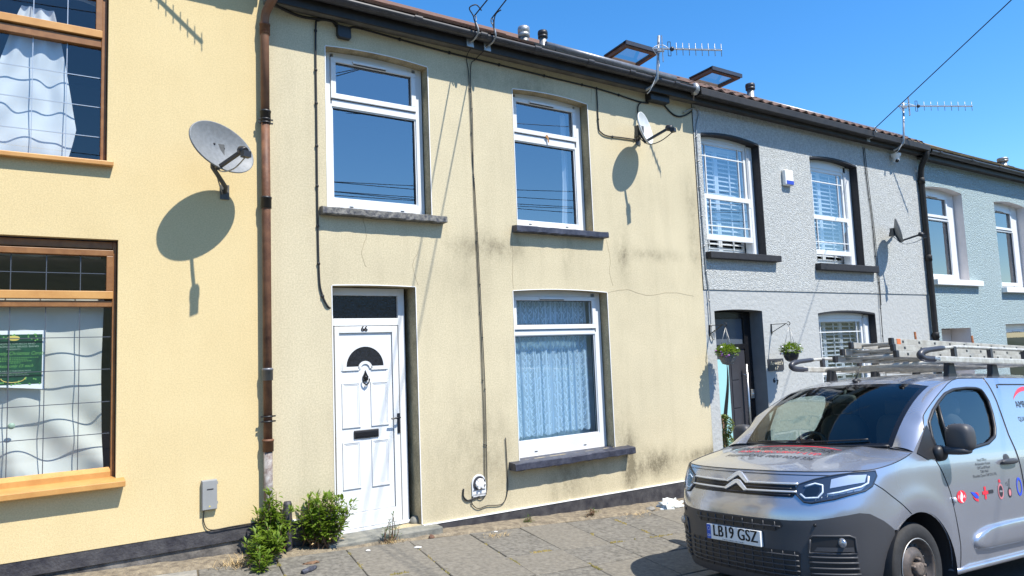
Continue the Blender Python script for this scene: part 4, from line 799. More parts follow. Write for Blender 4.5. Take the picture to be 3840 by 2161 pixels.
# ------------------------------------------------------------------ leaves
def leaf(mb, p, d, L_, w, up=Vector((0, 0, 1))):
    d = d.normalized(); s_ = d.cross(up); s_ = (s_.normalized() if s_.length > 1e-4 else Vector((1, 0, 0))) * w; nn = s_.cross(d).normalized() * w * .45
    a, b, c = p, p + d * L_ * .5, p + d * L_ - nn * .6
    mb.add([tuple(a), tuple(b + s_ + nn), tuple(c), tuple(b - s_ + nn), tuple(b)], [(0, 1, 4), (1, 2, 4), (2, 3, 4), (3, 0, 4)])
def bush(name, label, base, h, sp, n_st, seed, leafL=.055, lean=(0, 0), dead=True, m='leaf', cat='weed', dens=1.0):
    rr_ = random.Random(seed); t = thing(name, label, cat, base, 'weeds along the wall foot'); og = base; st = MB(1); lv = MB(1); dl = MB(1)
    for k in range(n_st):
        a = rr_.uniform(0, 2 * math.pi); q = rr_.random() ** .6; hh = h * rr_.uniform(.55, 1.0) * (1.05 - .35 * q)
        b0 = Vector((base[0] + rr_.gauss(0, sp[0] * .25), min(base[1] + rr_.gauss(0, sp[1] * .2), -.03), base[2])); tip = Vector((base[0] + math.cos(a) * q * sp[0] + lean[0] * hh, min(base[1] + math.sin(a) * q * sp[1] + lean[1] * hh, -.02), base[2] + hh))
        mid = (b0 + tip) / 2 + Vector((math.cos(a) * .03, math.sin(a) * .03 * 0, -.02)); path = smooth_path([b0, mid, tip], 4); st.tube(path, [.006, .006, .0055, .005, .0045, .004, .0035, .003, .002], 5)
        for i in range(int(34 * dens)):
            f = rr_.uniform(.18, 1.0) ** .8; p = Vector(path[min(int(f * 8), 7)]).lerp(Vector(path[min(int(f * 8), 7) + 1]), (f * 8) % 1 if f < 1 else 1)
            aa = rr_.uniform(0, 2 * math.pi); el = rr_.uniform(-.3, .9) if f < .93 else rr_.uniform(.6, 1.4); d = Vector((math.cos(aa) * math.cos(el), math.sin(aa) * math.cos(el), math.sin(el))); L_ = leafL * rr_.uniform(.55, 1.15)
            off = d * rr_.uniform(0, .03); (dl if dead and f < .34 and rr_.random() < .5 else lv).__class__; tgt = dl if dead and f < .34 and rr_.random() < .5 else lv; leaf(tgt, p + off, d, L_, L_ * .21)
            if rr_.random() < .3 and f > .4:
                for q_ in range(2): bb = aa + rr_.uniform(-1, 1); leaf(lv, p + off + d * .03, Vector((math.cos(bb), math.sin(bb), rr_.uniform(-.2, .8))), L_ * .8, L_ * .14)
    st.build('stem', M['stem'], t, og, kind='stuff'); lv.build('foliage', M[m], t, og, fix=False, kind='stuff')
    if dl.v: dl.build('withered_leaves', M['dry'], t, og, fix=False, kind='stuff')
    return t
bush('weed_bush', 'leafy green weed bush at the foot of the white door', (2.34, -.13, .065), .62, (.26, .15), 42, 11, .072, (.04, -.05))
bush('weed_bush', 'leafy green weed growing round the brown downpipe foot', (1.83, -.16, .09), .62, (.17, .14), 24, 12, .074, (-.02, -.10))
bush('weed_bush', 'low part-fallen weed in front of the brown downpipe', (1.70, -.34, .10), .34, (.19, .17), 18, 13, .07, (-.05, -.2))
bush('weed_bush', 'small weed sprig at the corner of the pale slab', (1.62, -.58, .085), .20, (.07, .07), 6, 14, .055, (0, -.1), dead=False)
bush('weed_sprig', 'spindly weed on the doorstep edge right of the bush', (2.97, -.235, .02), .30, (.09, .05), 7, 15, .028, (.12, 0), m='leaf2', dens=.6)
bush('weed_sprig', 'tiny dark green weed at the wall foot below the net curtain window', (4.72, -.17, -.07), .07, (.06, .03), 9, 16, .022, m='leaf2', dead=False, dens=.5)
bush('weed_sprig', 'tiny weed at the foot of the black plinth near the van', (5.75, -.14, -.13), .05, (.05, .03), 7, 17, .02, m='leaf2', dens=.5)
M['pinkish'] = mat('reddish_weed', (.20, .08, .06), .7, c2=(.13, .14, .05), vscale=30)
bush('weed_sprig', 'reddish weed tuft in the gap beside the black plinth', (5.55, -.28, -.12), .08, (.08, .04), 10, 18, .025, m='pinkish', dead=False, dens=.5)
def dry_tuft(label, c, n, rad, h, seed):
    rr_ = random.Random(seed); mb = MB(1)
    for i in range(n):
        a = rr_.uniform(0, 6.28); q = rr_.random() * rad; p = Vector((c[0] + math.cos(a) * q, min(c[1] + math.sin(a) * q * .6, -.015), c[2])); b = rr_.uniform(0, 6.28); d = Vector((math.cos(b) * .8, math.sin(b) * .8, rr_.uniform(.15, 1))).normalized() * h * rr_.uniform(.4, 1); s_ = Vector((-d.y, d.x, 0)).normalized() * .0022
        mb.add([tuple(p - s_), tuple(p + s_), tuple(p + d * .6 + s_ * .7), tuple(p + d * .6 - s_ * .7), tuple(p + d + Vector((0, 0, -.02 * h * 5)))], [(0, 1, 2, 3), (3, 2, 4)])
    o = mb.build('dry_grass_tuft', M['dry'], None, c, fix=False); return tag(o, label, 'dry grass', 'dry grass tufts')
dry_tuft('straw-coloured dry grass tuft left of the brown downpipe', (1.50, -.30, .10), 160, .26, .16, 1); dry_tuft('dry grass tuft under the spindly doorstep weed', (2.98, -.25, .02), 110, .14, .09, 2)
dry_tuft('dry grass tuft on the paving before the white fibre box', (4.02, -.52, -.05), 120, .2, .07, 3); dry_tuft('dry grass tuft on the paving near the van', (6.1, -.5, -.155), 110, .25, .05, 4)
# moss in the joints
rr_ = random.Random(9); mb = MB(1)
for (x0, x1, ya, yb, n) in ((3.9, 3.9, -.6, -1.9, 240), (3.2, 3.2, -.6, -2.3, 120), (4.1, 4.6, -1.22, -1.25, 200), (5.16, 5.16, -.9, -1.3, 70), (5.0, 6.0, -1.28, -1.36, 200), (4.53, 4.53, -1.2, -2.2, 120), (2.6, 3.4, -1.205, -1.205, 150), (5.8, 5.8, -.4, -1.2, 120), (1.87, 1.87, -.4, -1.1, 60), (2.53, 2.53, -.4, -1.2, 60)):
    for i in range(n):
        f = rr_.random(); y = ya + (yb - ya) * f; x = x0 + (x1 - x0) * f + .138 * y + rr_.gauss(0, .010); y += rr_.gauss(0, .010) if x1 != x0 else 0
        if noise.noise((x * 4, y * 4, 3)) < .08: continue
        r_ = rr_.uniform(.006, .016); b = rr_.uniform(0, 6.28); mb.add([(x + r_ * math.cos(b + k * 1.57), y + r_ * math.sin(b + k * 1.57), zp(x, y) - .004) for k in range(4)] + [(x, y, zp(x, y) + rr_.uniform(.004, .016))], [(0, 1, 4), (1, 2, 4), (2, 3, 4), (3, 0, 4)])
M['moss'] = mat('yellowed_moss', (.13, .12, .035), .95, c2=(.28, .21, .07), vscale=6); tag(mb.build('moss', M['moss'], None, fix=False), 'yellow moss growing in the paving joints', 'moss', kind='stuff')

# ------------------------------------------------------------------ things lying about
def blob(name, label, cat, c, r, m, seed, crumple=.5, group=None, nu=26, nv=14):
    mb = MB(1)
    def fn(a, b):
        t, p = 2 * math.pi * a, -math.pi / 2 + math.pi * b; v = Vector((math.cos(p) * math.cos(t), math.cos(p) * math.sin(t), math.sin(p))); k = 1 + crumple * noise.noise(v * 2.6 + Vector((seed, 0, 0))) + crumple * .5 * noise.noise(v * 6 + Vector((0, seed, 0)))
        return (c[0] + v.x * r[0] * k, c[1] + v.y * r[1] * k, c[2] + max(-.2, v.z) * r[2] * k + r[2] * .2)
    mb.grid(fn, nu, nv); return tag(mb.build(name, M[m], None, c), label, cat, group)
M['rag'] = mat('white_rag', (.62, .66, .66), .7, c2=(.80, .82, .80), vscale=20)
blob('crumpled_bag', 'crumpled white plastic bag at the wall foot beside the van', 'plastic bag', (6.86, -.33, -.205), (.16, .10, .075), 'rag', 3, .9)
blob('stone', 'flat grey stone on the mortar strip before the plastic bag', 'stone', (6.52, -.30, -.185), (.07, .05, .03), 'kerb', 8, .3); blob('stone', 'brown stone on the mortar strip right of the door step', 'stone', (3.42, -.27, -.005), (.03, .025, .03), 'tile_brown', 9, .3)
M['sock'] = mat('dark_cloth', (.018, .018, .026), .9, c2=(.08, .085, .11), vscale=40)
mb = MB(1); mb.tube(smooth_path([(1.90, -.83, zp(1.9, -.83) + .01), (1.95, -.80, zp(1.95, -.8) + .016), (2.01, -.76, zp(2, -.76) + .014), (2.055, -.72, zp(2.05, -.72) + .012)], 4), [.018, .024, .026, .024, .022, .024, .027, .026, .024, .022, .02, .018, .012], 8); tag(mb.build('dropped_glove', M['sock'], None, (1.98, -.78, .06)), 'dark crumpled glove lying on the paving', 'glove')
blob('soil_crumb', 'brown crumb of soil on the paving beyond the dark glove', 'soil', (2.06, -.56, zp(2.06, -.56)), (.07, .03, .012), 'stem', 5, .6)
for i, (x, y, r_, lb) in enumerate(((3.13, -.55, .035, 'white paper scrap on the paving right of the doorstep weed'), (2.66, -.43, .022, 'tiny white paper scrap on the paving before the door step'), (4.14, -.38, .022, 'white crumb on the mortar strip below the fibre box'))):
    mb = MB(1); n = 9; rr_ = random.Random(i + 40); pts = [(x + r_ * rr_.uniform(.6, 1.3) * math.cos(6.283 * k / n), y + r_ * rr_.uniform(.5, 1.0) * math.sin(6.283 * k / n)) for k in range(n)]; mb.add([(p[0], p[1], zp(*p) + .012) for p in pts] + [(p[0], p[1], zp(*p) + .007) for p in pts], [tuple(range(n))] + [(k, k + n, (k + 1) % n + n, (k + 1) % n) for k in range(n)]); tag(mb.build('paper_scrap', M['white'], None, (x, y, zp(x, y))), lb, 'paper scrap', 'paper scraps')

# ------------------------------------------------------------------ hanging baskets, plaque, numerals, topiary at 67
def basket(label, x, yh, zb, m, ribs):
    og = su(x, 0, 1.75); t = thing('hanging_basket', label, 'hanging basket', og, 'hanging baskets by the dark door'); y = yh
    br = MB(); br.bar((x, -.006, 1.70), (x, -.006, 1.84), .018, .01, (0, 1, 0)); br.bar((x, -.008, 1.832), (x, y + .03, 1.832), .010, .008); br.bar((x, -.01, 1.725), (x, y + .05, 1.828), .010, .008)
    br.tube(arc_pts(-.6, 4.4, 14, lambda a: (x, y + .024 - .022 * math.sin(a) - .02, 1.832 + .022 * math.cos(a) - .0)), .005, 6); br.build('wall_bracket', M['black'], t, og)
    c = Vector((x, y, zb)); r_ = .098
    for k in range(3):
        a = 2.1 * k + .4; ch = MB(); ch.tube([(x, y, 1.80), (x + r_ * math.cos(a), y + r_ * math.sin(a), zb + .03)], .0035, 5); ch.build('chain', M['galv'], t, og)
    bk = MB(); prof = [(0.001, -.115), (.045, -.105), (.075, -.08), (.092, -.04), (.098, .0), (.098, .02), (.09, .02), (.085, -.02)]
    bk.lathe(prof, (x, y, zb), 'z', 24); b = bk.build('basket', M[m], t, og)
    if ribs:
        for k in range(7): z = -.095 + .017 * k; rad = .052 + .05 * math.sin((k + .8) / 8 * 1.57); w_ = MB(); w_.tube(arc_pts(0, 2 * math.pi, 24, lambda a: (x + (rad + .003 * math.cos(a * 12 + k * 3.14)) * math.cos(a), y + (rad + .003 * math.cos(a * 12 + k * 3.14)) * math.sin(a), zb + z)), .006, 5); w_.build('wicker_weave', M['wicker'], b, og)
    rr_ = random.Random(int(x * 10)); lv = MB(); fw_ = MB(); fp = MB()
    for k in range(620):
        d = Vector((rr_.gauss(0, 1), rr_.gauss(0, 1), rr_.gauss(.3, .7))).normalized(); p = c + Vector((d.x * .125, d.y * .125, .05 + d.z * .075)) * 1.0 * rr_.uniform(.55, 1.08); leaf(lv, p, d + Vector((0, 0, rr_.uniform(-.5, .6))), .035, .010)
    for k in range(16):
        a = rr_.uniform(0, 6.28); rr2 = rr_.uniform(.09, .14); p = (x + rr2 * math.cos(a), y + rr2 * math.sin(a), zb + rr_.uniform(-.01, .11)); (fw_ if rr_.random() < .5 else fp).ell(p, (.015, .015, .011), 8, 5)
    lv.build('foliage', M['leaf'], t, og, fix=False, kind='stuff'); fw_.build('white_flowers', M['white'], t, og, kind='stuff'); fp.build('purple_flowers', M['purple'], t, og, kind='stuff')
M['wicker'] = mat('grey_wicker', (.10, .10, .105), .6, c2=(.20, .20, .20), vscale=60); M['purple'] = mat('purple_petals', (.38, .14, .48), .6)
M['navy_pot'] = mat('dark_navy_pot', (.018, .02, .03), .3)
basket('grey wicker hanging basket with white and purple flowers before the dark door', 6.94, -.255, 1.455, 'wicker', True)
basket('dark round hanging basket with green plant right of the dark door', 8.165, -.275, 1.44, 'navy_pot', False)
t = thing('name_plaque', 'small slate name plaque beside the dark door', 'plaque', su(8.2, 0, 1.21)); og = tuple(t.location); mb = MB(); mb.box(8.035, 8.365, -.014, -.001, 1.215, 1.372); mb.build('slate', M['dark_grey'], t, og, bevel=.003)
M['cream_paint'] = mat('cream_lettering', (.70, .64, .48), .6); mb = MB(1); put_text(mb, "hewitt's", lambda x, z: (8.205 * U + x, -.0155 * U, 1.315 * U + z), .088, 1.15, .35); put_text(mb, '67', lambda x, z: (8.20 * U + x, -.0155 * U, 1.248 * U + z), .075, 1.1, .2); mb.build('lettering', M['cream_paint'], t, og, fix=False)
for ch, x, z in (('6', 8.15, 1.085), ('7', 8.215, 1.055)):
    mb = MB(1); put_text(mb, ch, lambda a, b: (x * U + a, -.006 * U, z * U + b), .105, 1.0, bold=.003); o = mb.build('house_numeral', M['black'], None, su(x, 0, z), fix=False); md = o.modifiers.new('s', 'SOLIDIFY'); md.thickness = .008; tag(o, 'black house numeral %s screwed to the grey wall under the plaque' % ('six' if ch == '6' else 'seven'), 'house number', 'house numerals')
t = thing('topiary_tree', 'double ball topiary box tree in the dark doorway', 'potted plant', su(7.26, .15, -.28)); og = tuple(t.location)
mb = MB(); mb.lathe([(.0, -.28), (.10, -.28), (.13, -.05), (.12, -.05), (.0, -.07)], (7.26, .15, 0), 'z', 18); mb.build('pot', M['dark_grey'], t, og); mb = MB(); mb.tube([(7.26, .15, -.1), (7.26, .15, .65)], .014, 8); mb.build('trunk', M['stem'], t, og)
rr_ = random.Random(77); mb = MB()
for (cz, r_) in ((.565, .125), (.31, .145), (.03, .15)):
    for k in range(900):
        d = Vector((rr_.gauss(0, 1), rr_.gauss(0, 1), rr_.gauss(0, 1))).normalized(); leaf(mb, Vector((7.26, .15, cz)) + d * r_ * rr_.uniform(.82, 1.0), d + Vector((rr_.uniform(-.7, .7), rr_.uniform(-.7, .7), rr_.uniform(-.3, .9))), .028, .010)
M['box_leaf'] = mat('box_leaf', (.09, .13, .02), .5, c2=(.20, .23, .05), vscale=25); mb.build('crown', M['box_leaf'], t, og, fix=False, kind='stuff')

# ------------------------------------------------------------------ curtains, blinds, poster behind the glass
def lace_mat():
    m = bpy.data.materials.new('net_lace'); m.use_nodes = True; nt = m.node_tree; N = nt.nodes; L = nt.links; N.clear()
    o = N.new('ShaderNodeOutputMaterial'); tr = N.new('ShaderNodeBsdfTransparent'); df = N.new('ShaderNodeBsdfDiffuse'); tl = N.new('ShaderNodeBsdfTranslucent'); df.inputs[0].default_value = (.58, .78, .93, 1); tl.inputs[0].default_value = (.58, .78, .93, 1)  # blue cast of shade and reflections is painted into the net's colour
    ad = N.new('ShaderNodeMixShader'); ad.inputs[0].default_value = .3; L.new(df.outputs[0], ad.inputs[1]); L.new(tl.outputs[0], ad.inputs[2])
    uv = N.new('ShaderNodeUVMap'); sep = N.new('ShaderNodeSeparateXYZ'); L.new(uv.outputs[0], sep.inputs[0])
    def mth(op, a, b=None):
        n = N.new('ShaderNodeMath'); n.operation = op
        for i, v in enumerate((a, b)):
            if v is None: continue
            if isinstance(v, (int, float)): n.inputs[i].default_value = v
            else: L.new(v, n.inputs[i])
        return n.outputs[0]
    u_, v_ = sep.outputs[0], sep.outputs[1]       # metres across and down the cloth
    per = .125; fu = mth('ABSOLUTE', mth('SUBTRACT', mth('FRACT', mth('DIVIDE', u_, per)), .5))     # 0 at band centre .5 at the stripe
    stripe = mth('GREATER_THAN', fu, .44); stripe2 = mth('MULTIPLY', mth('GREATER_THAN', fu, .37), mth('LESS_THAN', fu, .405))
    sg = mth('SUBTRACT', mth('FRACT', mth('DIVIDE', u_, per)), .5)
    wv = mth('MULTIPLY', mth('SINE', mth('MULTIPLY', v_, 6.283 / .15)), .17); d1 = mth('LESS_THAN', mth('ABSOLUTE', mth('SUBTRACT', sg, wv)), .035)     # vine
    # leaves: ellipses alternating either side of the vine
    def leaves(off, side):
        fv = mth('SUBTRACT', mth('FRACT', mth('ADD', mth('DIVIDE', v_, .15), off)), .5); x_ = mth('SUBTRACT', sg, side); k = mth('ADD', x_, mth('MULTIPLY', fv, .9 * (1 if side > 0 else -1)))
        e = mth('ADD', mth('POWER', mth('DIVIDE', k, .11), 2.0), mth('POWER', mth('DIVIDE', fv, .22), 2.0)); ring = mth('MULTIPLY', mth('LESS_THAN', e, 1.0), mth('ADD', mth('MULTIPLY', mth('GREATER_THAN', e, .55), .6), .4)); return ring
    lv1, lv2 = leaves(.0, -.17), leaves(.5, .17)
    tot = mth('MAXIMUM', mth('MAXIMUM', stripe, stripe2), mth('MAXIMUM', d1, mth('MAXIMUM', lv1, lv2)))
    fac = mth('ADD', mth('MULTIPLY', tot, .42), .54)
    mx = N.new('ShaderNodeMixShader'); L.new(fac, mx.inputs[0]); L.new(tr.outputs[0], mx.inputs[1]); L.new(ad.outputs[0], mx.inputs[2]); L.new(mx.outputs[0], o.inputs[0]); return m
M['lace'] = lace_mat()
def uv_sheet(o, nu, nv, w, h):
    uvl = o.data.uv_layers.new(name='UVMap')
    for p in o.data.polygons:
        for li, vi in zip(p.loop_indices, p.vertices): uvl.data[li].uv = ((vi % (nu + 1)) / nu * w, (vi // (nu + 1)) / nv * h)
def net(label, x0, x1, z0, z1, y, folds, amp, fuller=1.35, hem=.012):
    mb = MB(); nu, nv = 160, 30
    def fn(a, b):
        x = x0 + (x1 - x0) * (a + .006 * math.sin(folds * 6.28 * a * 1.3)); f = math.sin(a * folds * 6.283 + 1.2 * math.sin(a * 9)) ; z = z1 + (z0 - z1) * b + (hem * math.sin(a * folds * 3 * 6.283 / 2) * b if b > .9 else 0)
        return (x + .01 * (b - .5) * math.sin(a * 7), y + amp * f * (.5 + .5 * b) + amp * .4 * math.sin(a * folds * 2.7 * 6.28), z + .02 * b * a)
    mb.grid(fn, nu, nv); o = mb.build('net_curtain', M['lace'], None, su((x0 + x1) / 2, y, z0), fix=False); uv_sheet(o, nu, nv, (x1 - x0) * U * fuller, (z1 - z0) * U); return tag(o, label, 'net curtain', 'net curtains')
net('patterned net curtain filling the lower pane of the ground-floor cream window', 4.095, 5.165, .70, 1.80, .235, 9, .016); net('patterned net curtain in the small top pane of the ground-floor cream window', 4.11, 5.17, 1.85, 2.18, .235, 9, .014)
mb = MB(); mb.quad((4.0, .33, .5), (5.3, .33, .5), (5.3, .33, 2.3), (4.0, .33, 2.3)); M['shade_blue_lining'] = mat('shade_blue_curtain_lining', (.30, .47, .56), .9); tag(mb.build('curtain_lining', M['shade_blue_lining'], None, su(4.6, .33, .5)), 'blue curtain lining behind the patterned net curtain', 'curtain')  # lining carries the same painted blue of shade and reflections
def drape(name, label, cat, m, fn, nu, nv, org): mb = MB(); mb.grid(fn, nu, nv); return tag(mb.build(name, M[m], None, su(*org), fix=False), label, cat, 'white sheet curtains')
M['sheet'] = mat('white_bedsheet', (.52, .52, .45), .8, c2=(.56, .56, .50), vscale=3); M['sheet_up'] = mat('white_cotton', (.56, .58, .58), .8)
def lower_sheet(a, b):
    x = -1.2 + 1.60 * a; z = 2.13 - 1.295 * b; dg = (x * 1.1 + z); amp = .007 + .045 * max(0, b - .5) ** 1.0
    y = .165 + amp * (math.sin(dg * 13 + 2 * noise.noise((x * 2, z * 2, 0))) + .5 * math.sin(x * 23 + 1.0)) + .012 * noise.noise((x * 3, z * 3, 5))
    if b > .9: z += (b - .9) * .2 * math.sin(x * 6); y -= (b - .9) * .2
    y = max(y, .118)
    x -= .03 * max(0, a - .9) * 10 * max(0, math.sin(b * 3.0 + .2)) * .6
    return (x, y, z)
drape('sheet_curtain', 'stained white sheet hung inside the lower brown window', 'curtain', 'sheet', lower_sheet, 130, 90, (-.4, .2, .9))
def upper_sheet(a, b):
    z = 4.30 - 1.12 * b; w = .10 + .24 * b ** .9; c = -.06 - .05 * b; x = c + (a - .5) * 2 * w * (1 if b < .8 else 1 - (b - .8) * 1.2 * (a > .5)); y = .14 + .011 * math.sin(a * 17 + b * 3) * (1 - .3 * b) + .02 * noise.noise((a * 5, b * 5, 2)); return (x, y, z)
drape('sheet_curtain', 'white sheet knotted and hanging inside the upper brown window', 'curtain', 'sheet_up', upper_sheet, 60, 50, (-.1, .2, 3.2))
def lump(a, b): x = -.6 + .68 * a; z = 3.12 + .26 * b * (1 - .8 * a) + .03 * math.sin(a * 9); return (x, .17 + .05 * math.sin(a * 17 + b * 4) * (1 - b) + .08 * b, z)
drape('sheet_curtain', 'bunched white sheet along the foot of the upper brown window', 'curtain', 'sheet_up', lump, 50, 20, (-.3, .2, 3.15))
for (z_, lb) in ((4.515, 'patterned curtain heading with eyelets at the top of the upper brown window'), (2.53, 'patterned curtain heading with eyelets at the top of the lower brown window')):
    mb = MB(); mb.grid(lambda a, b: (-1.25 + 1.62 * a, .145 + .012 * math.sin(a * 40), z_ - .10 * b - .01 * math.sin(a * 20)), 120, 4); o = mb.build('curtain_heading', M['sheet_up'], None, su(-.4, .15, z_), fix=False); tag(o, lb, 'curtain', 'curtain headings')
    for k in range(9): e = MB(); e.lathe([(.014, -.004), (.024, -.004), (.024, .004), (.014, .004)], (.33 - .17 * k, .118, z_ - .045), 'y', 14); e.build('eyelet', M['steel'], o, su(-.4, .15, z_))
mb = MB(); mb.grid(lambda a, b: (4.93 + .085 * a - .03 * (b > .6) * (b - .6) * 3, .25 + .015 * math.sin(a * 9), 4.3 - 1.3 * b), 14, 20); tag(mb.build('sheet_curtain', M['sheet_up'], None, su(4.95, .25, 3.0), fix=False), 'narrow white curtain edge inside the upper right cream window', 'curtain', 'white sheet curtains')
mb = MB(); mb.prism([(4.60, 3.955), (4.612, 3.975), (4.635, 3.968), (4.642, 3.94), (4.648, 3.895), (4.635, 3.888), (4.626, 3.93), (4.608, 3.945)], .098, .1035); M['tape'] = mat('brown_tape', (.36, .18, .06), .5, var=.4, vscale=60); tag(mb.build('tape_scrap', M['tape'], None, su(4.62, .1, 3.9)), 'torn brown tape scrap on the upper right cream window frame', 'tape')
# poster: printed sheet taped inside the lower leaded window
og = su(-.06, .108, 1.41); t = thing('poster', 'green concert poster taped inside the lower leaded window', 'poster', og)
mb = MB(); mb.add([(-.36, .107, 1.51), (.025, .107, 1.47), (.03, .107, 1.89), (-.345, .107, 1.89), (-.36, .109, 1.51), (.025, .109, 1.47), (.03, .109, 1.89), (-.345, .109, 1.89)], [(0, 1, 2, 3), (7, 6, 5, 4)]); mb.build('paper', M['white'], t, og)
M['poster_green'] = mat('printed_green', (.003, .040, .024), .4, c2=(.008, .08, .035), vscale=14); px0, px1, pz0, pz1 = -.325, .010, 1.51, 1.862
mb = MB(); mb.box(px0, px1, .1060, .1065, pz0, pz1); mb.build('print', M['poster_green'], t, og)
M['print_pale'] = mat('printed_pale', (.30, .40, .30), .5); M['print_gold'] = mat('printed_gold', (.62, .50, .12), .5); M['print_lime'] = mat('printed_lime', (.13, .34, .08), .5); xc = (px0 + px1) / 2
def pt_(mb, s, z, size, sx=1.0, sh=0): put_text(mb, s, lambda x, y: (xc * U + x, .1054 * U, z * U + y), size, sx, sh)
mb = MB(1); pt_(mb, 'ST THOMAS CHURCH AND', 1.795, .020, 1.2); pt_(mb, 'MID RHONDDA BRASS BAND', 1.776, .022, 1.2); pt_(mb, 'PRESENTS', 1.757, .018, 1.2); pt_(mb, 'AVAILABLE TO PURCHASE FROM', 1.605, .015, 1.1); pt_(mb, 'ST THOMAS CHURCH OR', 1.590, .015, 1.1); pt_(mb, 'MID RHONDDA BRASS BAND', 1.575, .015, 1.1); mb.build('print_lettering', M['print_pale'], t, og, fix=False)
mb = MB()
for (z_, hw) in ((1.698, .145), (1.686, .08), (1.674, .11), (1.662, .035)):
    x_ = xc - hw
    while x_ < xc + hw: w_ = .006 + .012 * abs(noise.noise((x_ * 90, z_ * 70, 0))); mb.box(x_, x_ + w_, .1052, .1056, z_ - .0025, z_ + .0025); x_ += w_ + .006
mb.build('print_small_lines', M['print_lime'], t, og, kind='stuff')
mb = MB(1); pt_(mb, 'Community Christmas Carols', 1.728, .042, .82, .4); pt_(mb, 'Tickets only £5 each', 1.640, .036, .9, .4); mb.build('print_script', M['print_lime'], t, og, fix=False)
mb = MB(); mb.ell((xc, .1056, 1.835), (.035, .0003, .018), 14, 8); mb.ell((xc - .02, .1056, 1.84), (.02, .0003, .012), 12, 6); mb.tube(arc_pts(3.14, 6.28, 14, lambda a: (xc + .07 * math.cos(a), .1056, 1.555 + .03 * math.sin(a))), .003, 5); mb.build('print_ornament', M['print_gold'], t, og)
rr_ = random.Random(4); mb = MB()
for k in range(40): mb.ell((rr_.uniform(px0 + .01, px1 - .01), .1057, pz0 + rr_.random() ** 2 * .05 if k % 2 else pz1 - rr_.random() ** 2 * .05), (.006, .0002, .006), 8, 4)
mb.build('print_sparkle', M['print_lime'], t, og, kind='stuff')
mb = MB(); mb.lathe([(0.001, -.001), (.022, -.001), (.022, .001)], (-.16, .098, 1.225), 'y', 16); tag(mb.build('window_sticker', M['print_pale'], None, su(-.16, .1, 1.225)), 'small round sticker on the lower leaded window', 'sticker')
M['red_stain'] = mat('red_stain', (.55, .10, .10), .8)
# plantation shutters of number 67
def shutter(label, x0, x1, z0, z1, y, n, panels, tilt):
    og = su((x0 + x1) / 2, y, z0); t = thing('window_shutter', label, 'window shutter', og, 'white louvred shutters of the grey house'); pw = (x1 - x0) / panels
    for k in range(panels):
        a, b = x0 + k * pw, x0 + (k + 1) * pw - .004; f = MB(); f.box(a, a + .035, y, y + .03, z0, z1); f.box(b - .035, b, y, y + .03, z0, z1); f.box(a + .035, b - .035, y, y + .03, z0, z0 + .05); f.box(a + .035, b - .035, y, y + .03, z1 - .05, z1); f.box((a + b) / 2 - .008, (a + b) / 2 + .008, y - .02, y - .008, z0 + .05, z1 - .05); f.build('shutter_frame', M['white'], t, og, fix=False)
        s = MB(); L_ = b - a - .07; s.box(-L_ / 2, L_ / 2, -.032, .032, -.0045, .0045); me = None
        for i in range(n):
            z = z0 + .07 + (z1 - z0 - .14) * i / (n - 1); loc = (((a + b) / 2) * U - og[0], (y + .015) * U - og[1], z * U - og[2])
            if me is None: o = s.build('slat', M['white'], t); me = o.data; o.location = loc
            else: o = inst(me, 'slat', t, loc)
            o.rotation_euler = (tilt, 0, 0)
shutter('white louvred shutter in the left upper window of the grey house', 7.06, 8.05, 2.80, 4.24, .24, 22, 2, R(35)); shutter('white louvred shutter in the right upper window of the grey house', 9.38, 10.42, 2.74, 4.2, .24, 22, 2, R(35)); shutter('white louvred shutter in the ground-floor window of the grey house', 9.32, 10.60, .38, 1.93, .24, 24, 3, R(20))
mb = MB(); mb.lathe([(0, .0), (.07, .0), (.06, .09), (0, .1)], (12.95, .24, 2.60), 'z', 12); mb.box(13.05, 13.45, .2, .3, 2.6, 2.63); tag(mb.build('windowsill_ornament', M['white'], None, su(13.1, .24, 2.6)), 'white ornament on the sill inside the left teal-house window', 'ornament')
# ------------------------------------------------------------------ the van (local axes: x back from the nose, y towards the houses, z up; l = -y)
van = thing('delivery_van', 'silver grey delivery van with roof rack parked in front of the grey house', 'van', (4.401, -3.4, -.077))
vb, vl, vu = Vector((.998, -.038, -.0576)).normalized(), Vector((-.034, -.997, .068)).normalized(), None
vu = vb.cross(-vl).normalized(); vy = vu.cross(vb).normalized()
van.matrix_world = Matrix(((vb.x, vy.x, vu.x, 4.401), (vb.y, vy.y, vu.y, -3.4), (vb.z, vy.z, vu.z, -.077), (0, 0, 0, 1)))
M['paint'] = mat('silver_blue_paint', (.46, .475, .525), .24, .68, coat=1.0)
M['bumper'] = mat('grey_bumper_plastic', (.052, .052, .056), .5, bump=.08, bscale=400)
M['chrome'] = mat('chrome', (.74, .75, .76), .28, .55); M['tyre'] = mat('tyre_rubber', (.022, .022, .023), .8, var=.2, vscale=30)
M['rim'] = mat('black_steel_wheel', (.085, .075, .07), .5, .4, c2=(.15, .12, .10), vscale=18); M['hub'] = mat('rusty_hub', (.15, .12, .10), .7, .3, var=.3, vscale=50)
M['ws'] = glass('windscreen_glass', (.80, .93, .86), .085); M['frit'] = mat('black_glass_frit', (.010, .010, .011), .12)
M['side_glass'] = glass('tinted_side_glass', (.62, .68, .66), .13)
M['cabin'] = mat('cabin_grey', (.030, .031, .034), .75); M['seat'] = mat('seat_cloth', (.045, .045, .05), .9)
M['headlining'] = mat('headlining', (.22, .21, .19), .9)
M['lamp_clear'] = mat('fog_lamp_glass', (.42, .43, .45), .12, .6)
M['led'] = mat('daylight_strip', (.75, .82, .88), .25); M['lamp_dark'] = mat('lamp_housing', (.085, .095, .115), .18, .55)
